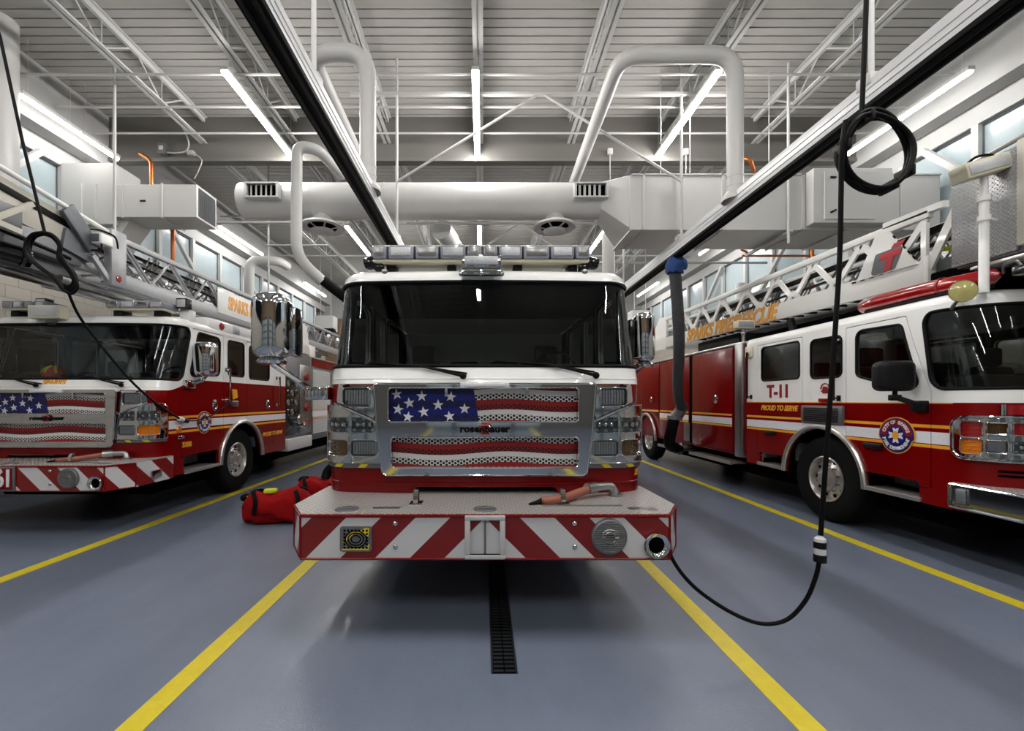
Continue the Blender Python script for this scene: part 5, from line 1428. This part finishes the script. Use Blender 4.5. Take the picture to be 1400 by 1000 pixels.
    m = MB(); m.box((-2.0, 11.47, JB - .5), (4.0, 11.53, JB - .45)); m.tube([(.9, 11.5, JB - .5), (-1.43, 11.5, EYE + 3.0)], .025, 8); m.tube([(1.0, 11.5, JB - .5), (3.27, 11.5, EYE + 3.0)], .025, 8); o = m.build('strut_brace', 'steel_white', None); tag(o, 'white strut with slanting braces seen through below the round duct', 'brace')

def ducts():
    # round trunk duct with registers and diffusers
    yc, zc, R = 7.85, EYE + 3.56, .31
    r = empty('round_duct', (0, yc, zc)); tag(r, 'large white round ventilation duct crossing above the fire engine', 'duct')
    m = MB(); m.tube([(-4.28, 0, 0), (2.05, 0, 0)], R, 40)
    m.lathe([(.0, -.03), (.2, -.025), (R, 0)], (-4.28, 0, 0), (1, 0, 0), 40)
    b = m.build('duct_body', 'duct_white', r, 50)
    m = MB()
    for x in (-3.0, -1.75, -.5, .75): m.tube([(x - .006, 0, 0), (x + .006, 0, 0)], R + .006, 40)
    m.build('duct_seam', 'duct_white', r)
    m = MB(); vs = []
    k = 24
    for i in range(k):
        a = 2 * PI * i / k; vs.append((2.04, R * math.cos(a), R * math.sin(a)))
    for i in range(k):
        a = 2 * PI * i / k; c, s_ = math.cos(a), math.sin(a); f = 1 / max(abs(c), abs(s_)); vs.append((2.50, .47 * c * f - .0, .46 * s_ * f - .22))
    m.add(vs, [(i, (i + 1) % k, k + (i + 1) % k, k + i) for i in range(k)]); m.build('transition', 'duct_white', r, 50)
    for x in (-3.77, 1.83):
        y = -R - .09; m = MB()
        for a, c in (((-.29, -.13), (.29, -.105)), ((-.29, .105), (.29, .13)), ((-.29, -.105), (-.25, .105)), ((.25, -.105), (.29, .105))): m.box((x + a[0], y - .02, a[1] + .02), (x + c[0], y + .14, c[1] + .02), .004)
        v = m.build('register', 'steel_white', r)
        m = MB(); m.box((x - .25, y + .06, -.085), (x + .25, y + .07, .125)); m.build('register_throat', 'under', v)
        m = MB()
        for i in range(5): m.obox((x - .19 + .085 * i, y + .03, -.085), (x - .19 + .085 * i, y + .03, .125), .04, .008, (.5, .85, 0))
        m.build('register_vane', 'steel_white', v)
    for x in (-2.88, 1.27):
        m = MB(); m.lathe([(.17, .2), (.17, .02), (.36, -.06), (.385, -.10), (.36, -.115), (.25, -.085)], (x, 0, -R - .06), (0, 0, 1), 36); d = m.build('ceiling_diffuser', 'duct_white', r, 40)
        m = MB(); m.lathe([(.0, -.07), (.30, -.085)], (x, 0, -R - .06), (0, 0, 1), 30); m.build('diffuser_throat', 'under', d)
        m = MB(); m.lathe([(.0, -.21), (.12, -.20), (.19, -.165), (.2, -.15), (.0, -.12)], (x, 0, -R - .06), (0, 0, 1), 30)
        for i in range(6):
            a = 2 * PI * i / 6; m.obox((x + .08 * math.cos(a), .08 * math.sin(a), -R - .2), (x + .27 * math.cos(a), .27 * math.sin(a), -R - .15), .03, .008)
        m.build('diffuser_cone', 'duct_white', d, 40)
    # rectangular trunk on the side of truck T-11
    x0, x1, y0, y1, z0, z1 = 2.48, 7.7, 7.40, 8.36, EYE + 2.88, EYE + 3.80
    r = empty('rectangular_duct', (x0, y0, z0)); tag(r, 'big white rectangular duct above truck T-11, with access door', 'duct')
    W, D, Hh = x1 - x0, y1 - y0, z1 - z0
    m = MB(); m.box((0, 0, 0), (W, D, Hh), .004); m.build('duct_body', 'duct_white', r, 0)
    for x in (.0, .22, 1.55, 2.9, 3.6, 4.55):
        m = MB(); m.box((x - .02, -.022, -.022), (x + .02, D + .02, .0), 0); m.box((x - .02, -.022, -.02), (x + .02, .0, Hh + .02)); m.build('duct_flange', 'duct_white', r, 0)
    m = MB(); m.box((-.02, -.022, Hh), (W, .02, Hh + .022)); m.build('duct_flange', 'duct_white', r, 0)
    for x in (1.55, 2.9): m = MB(); m.obox((x - .25, -.1, -.045), (x - .25, D + .2, -.045), .05, .04); m.build('support_channel', 'steel_white', r, 0)
    m = MB(); m.box((2.95, -.18, .05), (4.25, .02, Hh + .03), .006); pl = m.build('filter_box', 'duct_white', r, 0)
    m = MB(); m.box((3.12, -.20, .1), (3.95, -.17, Hh - .03), .006); dr = m.build('access_door', 'duct_white', pl, 0)
    for z in (.2, .78):
        m = MB(); m.obox((3.2, -.22, z), (3.3, -.215, z + (.05 if z < .5 else .0)), .02, .03, bev=.008); m.build('door_latch', 'black', dr)
    for x in (.55, 1.05, 2.4): m = MB(); m.tube([(x, .1, Hh), (x, .1, DECK - z1 + Hh)], .008, 6); m.build('hanger_rod', 'steel_white', r)
    m = MB(); m.tube([(2.62, -.06, -.25), (2.62, -.06, DECK - z0)], .022, 8); m.build('hanger_rod', 'steel_white', r)
    # short duct with end louvre on the other side
    r = empty('louvred_duct', (-7.4, 8.05, EYE + 3.36)); tag(r, 'white rectangular duct with dark end louvre on the window wall', 'duct')
    m = MB(); m.box((.62, -.02, .0), (2.15, .58, .60), .006); m.box((-.35, .0, -.12), (.64, .60, 1.0), .006); m.build('duct_body', 'duct_white', r, 0)
    for x in (.05, .30, .64, .80, 1.52): m = MB(); m.box((x - .015, -.04, -.02), (x + .015, .6, .62), .003); m.build('duct_flange', 'duct_white', r, 0)
    m = MB(); m.prism([(-.3, -.12), (.62, -.0), (.85, -.0), (.3, -.75), (-.3, -.8)], (0, .1, 0), (1, 0, 0), (0, 0, 1), -.5); m.build('duct_elbow', 'duct_white', r, 0)
    m = MB(); m.box((2.148, .03, .04), (2.16, .53, .56)); lv = m.build('end_louvre', 'louver', r, 0)
    m = MB()
    for i in range(14): m.box((2.158, .035 + .035 * i, .05), (2.175, .045 + .035 * i, .55))
    m.build('louvre_blade', 'grey_metal', lv, 0)
    m = MB(); m.box((1.12, -.035, .28), (1.22, -.02, .31), .004); m.build('duct_latch', 'black', r)
    # copper lines and small boxes
    m = MB(); m.tube(roundpath([(-6.42, 8.2, EYE + 4.62), (-6.2, 8.2, EYE + 4.48), (-6.2, 8.2, EYE + 3.9)], .1), .035, 12); m.tube([(-6.16, 8.7, EYE + 3.4), (-6.16, 8.7, EYE + 1.4)], .035, 12); o = m.build('copper_pipe', 'copper', None); tag(o, 'orange copper pipe passing behind the louvred duct', 'pipe')
    m = MB(); m.tube([(5.30, 9.0, EYE + 2.97), (7.0, 9.0, EYE + 2.97)], .022, 10); m.tube([(6.72, 8.97, EYE + 3.25), (6.72, 8.97, EYE + 2.2)], .035, 10); m.tube([(5.45, 9.0, EYE + 2.97), (5.38, 9.0, EYE + 3.06), (5.28, 9.0, EYE + 3.1)], .022, 10); o = m.build('copper_pipe', 'copper', None); tag(o, 'brown copper pipes under the big rectangular duct by the windows', 'pipe')
    m = MB(); m.tube(roundpath([(4.85, 8.6, EYE + 4.75), (5.1, 8.4, EYE + 4.62), (5.3, 8.6, EYE + 4.5)], .06), .04, 10); o = m.build('copper_pipe', 'copper', None); tag(o, 'short stub of copper pipe above the duct access door', 'pipe')
    m = MB(); m.box((-6.40, BULK - .14, EYE + 4.86), (-6.24, BULK - .0, EYE + 5.06), .008); o = m.build('junction_box', 'grey_metal', None); tag(o, 'grey electrical box on the bulkhead above the louvred duct', 'electrical box')
    m = MB(); m.box((-6.36, BULK - .15, EYE + 4.92), (-6.28, BULK - .138, EYE + 5.0), .004); m.build('box_cover', 'steel_white', o)
    m = MB(); m.tube(smoothpath([(-6.24, BULK - .08, EYE + 4.9), (-6.05, BULK - .1, EYE + 4.88), (-5.85, BULK - .1, EYE + 4.92), (-5.78, BULK - .15, EYE + 5.1), (-5.88, BULK - .3, EYE + 5.4), (-6.1, BULK - .5, EYE + 5.6)], 8), .014, 8); m.tube(smoothpath([(-5.75, BULK - .1, EYE + 4.9), (-5.55, BULK - .1, EYE + 4.75), (-5.6, BULK - .1, EYE + 4.55), (-5.72, BULK - .05, EYE + 4.4)], 6), .01, 6); m.box((-5.82, BULK - .14, EYE + 4.83), (-5.70, BULK - .04, EYE + 4.92), .01); o = m.build('conduit_loop', 'conduit', None); tag(o, 'looping white flexible conduit on the bulkhead near the grey box', 'conduit')
    for k, (x, lab) in enumerate(((2.5, 'above the cone of the round duct'), (4.0, 'to the rear of the arching exhaust duct'), (5.0, 'above the access door'))):
        m = MB(); m.box((x - .05, BULK - .1, EYE + 4.86), (x + .05, BULK - .045, EYE + 4.98), .01); m.tube([(x, BULK - .07, EYE + 4.86), (x, BULK - .07, EYE + 4.2)], .008, 6); o = m.build('junction_box', 'steel_white', None); tag(o, 'small white electrical box on the bulkhead %s' % lab, 'electrical box', 'white boxes on the bulkhead')
    # pipes, braces at the windows
    for sg, X0, who in ((-1, LX, 'windows behind ladder truck 61'), (1, RX, 'windows behind truck T-11')):
        for k, y in enumerate((7.2, 10.9, 14.2)):
            xw = X0 + sg * .22
            m = MB(); m.obox((xw, y - .15, EYE + 4.3), (xw - sg * .04, y + 1.9, EYE + 2.25), .09, .09) if k else m.obox((xw, 7.62, EYE + 4.33), (xw - sg * .04, 6.86, EYE + 3.52), .09, .09)
            o = m.build('window_brace', 'steel_white', None, 0); tag(o, 'slanting white brace at the %s, %s' % (who, ('by the tall front pane', 'in the middle panes', 'toward the rear')[k]), 'brace', 'window braces')
    for (x, y, z0, z1, lab) in ((-6.05, 7.2, EYE + 2.3, DECK, 'thin white vertical rod in front of the louvred duct'), (-4.75, 9.7, 3.4, DECK, 'thin dark vertical conduit beside the duct louvre'), (2.98, 9.35, 3.3, DECK - .1, 'thin white vertical rod right behind the thick pipe by the fire engine')):
        m = MB(); m.tube([(x, y, z0), (x, y, z1)], .022, 8); o = m.build('hanging_rod', 'conduit' if 'dark' in lab else 'steel_white', None); tag(o, lab, 'rod')
    m = MB(); m.tube([(1.9, 11.3, EYE + 3.55), (7.3, 11.3, EYE + 3.55)], .03, 8); m.tube([(-7.2, 9.6, EYE + 3.9), (-4.0, 9.6, EYE + 3.9)], .03, 8); m.tube([(-4.75, 9.6, EYE + 3.4), (-3.4, 9.6, EYE + 3.4)], .02, 8); o = m.build('sprinkler_pipe', 'conduit', None); tag(o, 'long thin grey sprinkler pipe running across behind the ducts', 'pipe')
    # unit heater boxes hung far back
    for x, y, lab in ((-6.0, 16.5, 'white unit heater hung far back behind ladder truck 61'), (5.6, 15.5, 'white unit heater hung far back above the chrome mirror')):
        m = MB(); m.box((x - .35, y, EYE + 2.65), (x + .35, y + .5, EYE + 3.2), .02); o = m.build('unit_heater', 'steel_white', None, 0)
        m = MB(); m.prism([(0, 0), (.7, .0), (.7, -.15), (.2, -.25)], (x - .35, y - .01, EYE + 2.72), (1, 0, 0), (0, 0, 1), -.3); m.build('heater_louvre', 'black', o, 0)
        m = MB(); m.tube([(x - .2, y + .2, EYE + 3.2), (x - .2, y + .2, DECK)], .012, 6); m.tube([(x + .2, y + .2, EYE + 3.2), (x + .2, y + .2, DECK)], .012, 6); m.build('heater_rod', 'steel_white', o); tag(o, lab, 'heater')

def hoses_and_cords():
    # tailpipe hose by truck T-11
    r = empty('exhaust_hose', (3.27, 7.47, 0)); tag(r, 'long ribbed grey exhaust hose from the rail to the tailpipe of truck T-11, blue cuff', 'hose')
    def L(p): return Vector(p) - Vector((3.27, 7.47, 0))
    top = Vector((3.27, 7.47, 3.97)); path = smoothpath([(3.25, 7.47, 3.84), (3.36, 7.6, 3.2), (3.52, 7.9, 2.6), (3.72, 8.4, 1.95), (3.90, 8.75, 1.58), (4.10, 9.0, 1.42)], 8)
    m = MB(); m.tube([L(p) for p in path], .098, 18); m.build('hose_body', 'ribbed', r, 50)
    m = MB(); p2 = smoothpath([(4.08, 9.0, 1.45), (4.02, 9.05, 1.30), (3.96, 9.1, 1.22)], 6); m.tube([L(p) for p in p2], [.12, .13, .13] + [.115] * (len(p2) - 3), 18); m.tube([L((3.97, 9.1, 1.24)), L((3.96, 9.1, 1.17))], .15, 20); m.build('hose_coupling', 'grey_metal', r)
    m = MB(); p3 = roundpath([(3.95, 9.1, 1.2), (3.86, 9.2, .62), (4.22, 9.55, .53)], .26, 8); m.tube([L(p) for p in p3], .115, 18); m.build('rubber_boot', 'black', r, 50)
    m = MB(); m.tube([L((4.18, 9.54, .53)), L((4.27, 9.56, .525))], .135, 18); m.build('boot_clamp', 'chrome', r)
    bm = MB(); pts = [L((3.33, 7.42, 4.0)), L((3.31, 7.45, 3.93)), L((3.26, 7.46, 3.85)), L((3.25, 7.47, 3.74))]; bm.tube(smoothpath(pts, 4), [.05, .085, .115, .14, .155, .16, .158, .155, .15, .145, .14, .135, .13], 16)
    for i, v in enumerate(bm.v):
        bm.v[i] = tuple(v[k] + .016 * math.sin(i * 2.3 + k * 1.7) for k in range(3))
    bm.build('blue_cuff', 'blue_cloth', r, 60)
    m = MB(); m.tube([L((3.3, 7.45, 4.0)), L((3.3, 7.45, 4.1))], .03, 8); m.box(tuple(L((3.22, 7.36, 4.02))), tuple(L((3.36, 7.5, 4.06))), .01); m.build('trolley', 'steel', r)
    # charging cord with coil in front of the arching duct
    Yc = 2.62; A = lambda px, py, y=Yc: at(px, py, y)
    r = empty('power_cord', (0, 0, 0)); tag(r, 'black power cord hanging in a round coil, plugged under the bumper of the fire engine', 'cord')
    m = MB(); m.tube(smoothpath([A(1190, -140), A(1186, -40), A(1183, 40), A(1180, 110), A(1178, 162)], 6), .0135, 10); m.tube(smoothpath([A(1156, 165, 2.58), A(1151, 205, 2.58), A(1150, 255, 2.6), A(1148, 350), A(1142, 450), A(1134, 560), A(1127, 660), A(1122, 732)], 6), .0135, 10)
    low = [A(1120, 768, 2.62), A(1115, 790, 2.62), A(1101, 822, 2.64), A(1075, 848, 2.68), A(1040, 853, 2.72), A(1000, 838, 2.78), A(960, 812, 2.83), A(935, 788, 2.86), A(919, 764, 2.88), A(916, 752, 2.9)]
    m.tube(smoothpath(low, 6), .0125, 10); m.build('cable', 'black', r, 60)
    m = MB(); cc = A(1198, 210)
    for k in range(4):
        rx, rz = .205 - .013 * (k % 3) + .006 * k, .215 + .008 * ((k * 2) % 3); dx, dz = .008 * (k - 1.5), .012 * ((k % 2) - .5)
        m.tube([cc + Vector((rx * math.cos(a) + dx + .02 * math.sin(2 * a + k), .022 * (k - 1.5) + .02 * math.sin(a * 2 + k), rz * math.sin(a) + dz + .018 * math.cos(a * 3 + k * .7) * .5)) for a in [2 * PI * i / 40 for i in range(40)]], .0145, 8, True)
    m.build('coil', 'black', r, 60)
    m = MB()
    for a in (1.9, 3.0, -.6, -1.2):
        m = MB(); c = cc + Vector((.205 * math.cos(a), 0, .215 * math.sin(a))); m.box(tuple(c - Vector((.012, .06, .03))), tuple(c + Vector((.012, .06, .03))), .006); m.build('cable_tie', 'black_plastic', r)
    m = MB(); t = A(1121, 734); b = A(1119, 768); m.lathe([(.0, 0), (.018, .0), (.03, -.012), (.031, -.03)], t, (0, 0, 1), 18); m.build('plug_band', 'stripe_white', r); m = MB(); m.tube([t + Vector((0, 0, -.068)), t + Vector((0, 0, -.105))], .031, 18); m.build('plug_band', 'stripe_white', r)
    m = MB(); m.tube([t + Vector((0, 0, -.03)), t + Vector((0, 0, -.068))], .033, 18); m.build('plug', 'black_plastic', r); m = MB(); m.tube([t + Vector((0, 0, -.105)), t + Vector((0, 0, -.15))], .034, 18); m.build('plug', 'black_plastic', r)
    # cord of ladder truck 61
    r = empty('power_cord', (0, 0, 0)); tag(r, 'black power cord with a figure-eight coil, plugged into the side of ladder truck 61', 'cord')
    B = lambda px, py, y: at(px, py, y)
    m = MB(); m.tube([B(-95, -232, 4.2), B(0, 50, 4.3), B(30, 190, 4.35), B(62, 322, 4.4)], .014, 8); m.tube(smoothpath([B(92, 396, 4.5), B(108, 432, 4.65), B(140, 475, 4.95), B(178, 520, 5.28), B(215, 553, 5.6), B(246, 573, 5.98)], 6), .0135, 8); m.tube(smoothpath([B(255, 575, 6.1), B(268, 575, 6.3), B(290, 568, 6.68), B(308, 555, 7.02), B(317, 548, 7.2)], 5), .0095, 8); m.build('cable', 'black', r, 60)
    px = [(58, 317), (42, 321), (34, 337), (38, 352), (55, 367), (75, 381), (86, 395), (98, 399), (107, 390), (101, 375), (89, 361), (81, 349), (83, 335), (73, 321)]
    for k in range(4):
        cx_, cy_ = 72, 356; f = 1 - .05 * k
        pts = [B(cx_ + (p[0] - cx_) * f + 1.5 * math.sin(i * 1.3 + k * 2), cy_ + (p[1] - cy_) * (f + .02) + 1.5 * math.cos(i * .9 + k), 4.38 + .025 * k + .012 * math.sin(i + k)) for i, p in enumerate(px)]
        sp = smoothpath(pts + pts[:1], 5)[:-1]
        m = MB(); m.tube(sp, .0155, 8, True); m.build('coil', 'black', r, 60)
    m = MB(); a = B(245, 572.5, 5.96); b = B(256, 576, 6.12); m.tube([a, a.lerp(b, .45)], .032, 14); m.build('plug_band', 'stripe_white', r); m = MB(); m.tube([a.lerp(b, .45), b], .034, 14); m.build('plug', 'black_plastic', r)

def bag(loc, yaw, L, Wd, Hh, lab, seed, extras):
    rnd = random.Random(seed); r = empty('gear_bag', loc); r.rotation_euler.z = yaw; tag(r, lab, 'bag', 'red gear bags')
    bm = bmesh.new(); bmesh.ops.create_icosphere(bm, subdivisions=4, radius=1)
    for v in bm.verts:
        c = v.co; p = Vector([math.copysign(abs(c[i]) ** .62, c[i]) for i in range(3)])
        s = max(abs(p.x), abs(p.y), abs(p.z)); 
        x, y, z = p.x * L / 2, p.y * Wd / 2, (p.z + 1) * Hh / 2
        z *= 1 - .16 * abs(p.x) ** 3 - .05 * math.sin(5 * p.x + seed)
        y *= 1 - .28 * max(0, p.z) ** 2
        w = .022 * math.sin(9 * x + 6 * z + seed) + .018 * math.sin(19 * y - 13 * x + seed * 2) + .016 * math.sin(29 * z + 9 * x) + .010 * math.sin(41 * x - 23 * z + 3 * seed)
        v.co = Vector((x, y + w * .8, max(z + w * (1 if z > .03 else 0), 0)))
    m = MB(); m.bm_add(bm); b = m.build('bag_body', 'red_cloth', r, 70)
    for q in (-.30, .28):
        m = MB(); pts = []
        for i in range(23):
            a = -.12 + (PI + .24) * i / 22; cy, sz = math.cos(a), math.sin(a)
            y = math.copysign(abs(cy) ** .6, cy) * Wd / 2 * 1.04 * (1 - .25 * max(0, sz) ** 3); z = (max(sz, -.2) ** 1 if sz > 0 else 0); z = (math.copysign(abs(sz) ** .6, sz) + 1) / 2 * Hh * 1.03
            pts.append(Vector((q * L + .03 * math.sin(i * .4), y, max(z, .01))))
        for i in range(22): m.obox(pts[i], pts[i + 1] + (pts[i + 1] - pts[i]) * .1, .05, .014, (pts[i] + pts[i + 1]) * .5 - Vector((q * L, 0, Hh / 2)))
        m.build('strap', 'black_strap', r)
    for kind, p, s in extras:
        m = MB()
        if kind == 'boot':
            m.tube(smoothpath([p, Vector(p) + Vector((.03, .03, .1)) * s, Vector(p) + Vector((.12, .02, .17)) * s], 5), .065 * s, 12); m.sphere(Vector(p) + Vector((.14, .02, .18)) * s, (.08 * s, .065 * s, .06 * s)); m.build('boot', 'black', r)
        elif kind == 'vis':
            m.box(Vector(p) - Vector((.08, .05, .03)) * s, Vector(p) + Vector((.08, .05, .03)) * s, .02); m.build('reflective_flap', 'hi_vis', r)
        elif kind == 'pouch':
            m.sphere(p, (.09 * s, .07 * s, .06 * s)); m.build('side_pouch', 'black_strap', r)
        elif kind == 'flap':
            m.box(Vector(p) - Vector((.14, .1, .012)) * s, Vector(p) + Vector((.14, .1, .012)) * s, .01, rot=Matrix.Rotation(.35, 3, 'X')); m.build('lid_flap', 'red_cloth', r)
    return r

def bags_and_helmet():
    bag((-2.66, 5.72, 0), .22, .86, .46, .40, 'red gear bag with black straps on the floor, the front one, beside the bumper', 3, [('vis', (-.10, -.02, .40), 1.0), ('pouch', (-.42, .12, .30), .9), ('pouch', (-.30, .08, .36), .8), ('pouch', (.26, .05, .38), .9), ('vis', (-.36, .02, .33), .4)])
    bag((-2.36, 6.55, 0), .15, .85, .50, .42, 'red gear bag behind the front one, with black boots on top', 8, [('boot', (-.02, .12, .38), 1.15), ('boot', (.28, .12, .34), 1.1), ('flap', (.22, -.16, .40), 1.0), ('vis', (.28, -.24, .38), .35), ('pouch', (-.30, .02, .39), 1.0)])
    c = Vector((-6.10, 6.25, 1.93)); r = empty('fire_helmet', c); tag(r, 'red and yellow fire helmet lying on the dashboard of ladder truck 61', 'helmet')
    m = MB(); m.sphere((0, 0, .0), (.13, .15, .13), 22, 14); m.build('helmet_shell', 'logo_red', r)
    m = MB(); m.lathe([(.12, .0), (.19, -.03), (.2, -.045), (.13, -.02)], (.02, .01, -.01), (.1, 0, 1), 26); m.build('helmet_brim', 'red_paint', r)
    m = MB()
    for a in (-.9, 0, .9): m.tube([(.13 * math.sin(a) * math.cos(t) * 1.02, -.15 * math.cos(t) * math.cos(a), .133 * math.sin(t)) for t in [.2 + .18 * i for i in range(7)]], .014, 6)
    m.build('helmet_comb', 'hi_vis', r)

def camera():
    cd = bpy.data.cameras.new('camera'); c = bpy.data.objects.new('camera', cd); COL.objects.link(c)
    c.location = (0, 0, EYE); c.rotation_euler = (PI / 2, 0, 0)
    cd.sensor_fit = 'HORIZONTAL'; cd.sensor_width = 36; cd.lens = FPX / 1400 * 36
    cd.shift_x = (700 - VPX) / 1400; cd.shift_y = (VPY - 500) / 1400
    cd.clip_start = .05; SC.camera = c

def view():
    w = bpy.data.worlds.new('world'); SC.world = w; w.use_nodes = True
    w.node_tree.nodes['Background'].inputs[0].default_value = (.03, .035, .045, 1); w.node_tree.nodes['Background'].inputs[1].default_value = .2
    vs = SC.view_settings; vs.view_transform = 'Standard'; vs.look = 'None'; vs.gamma = 1; vs.use_curve_mapping = False; vs.exposure = EXPO
SC.cycles.diffuse_bounces = 2
mats(); room(); joists(); lights(); ducts(); pipework(); hoses_and_cords(); bags_and_helmet()
build_engine(); build_left(); build_right()
camera(); view()
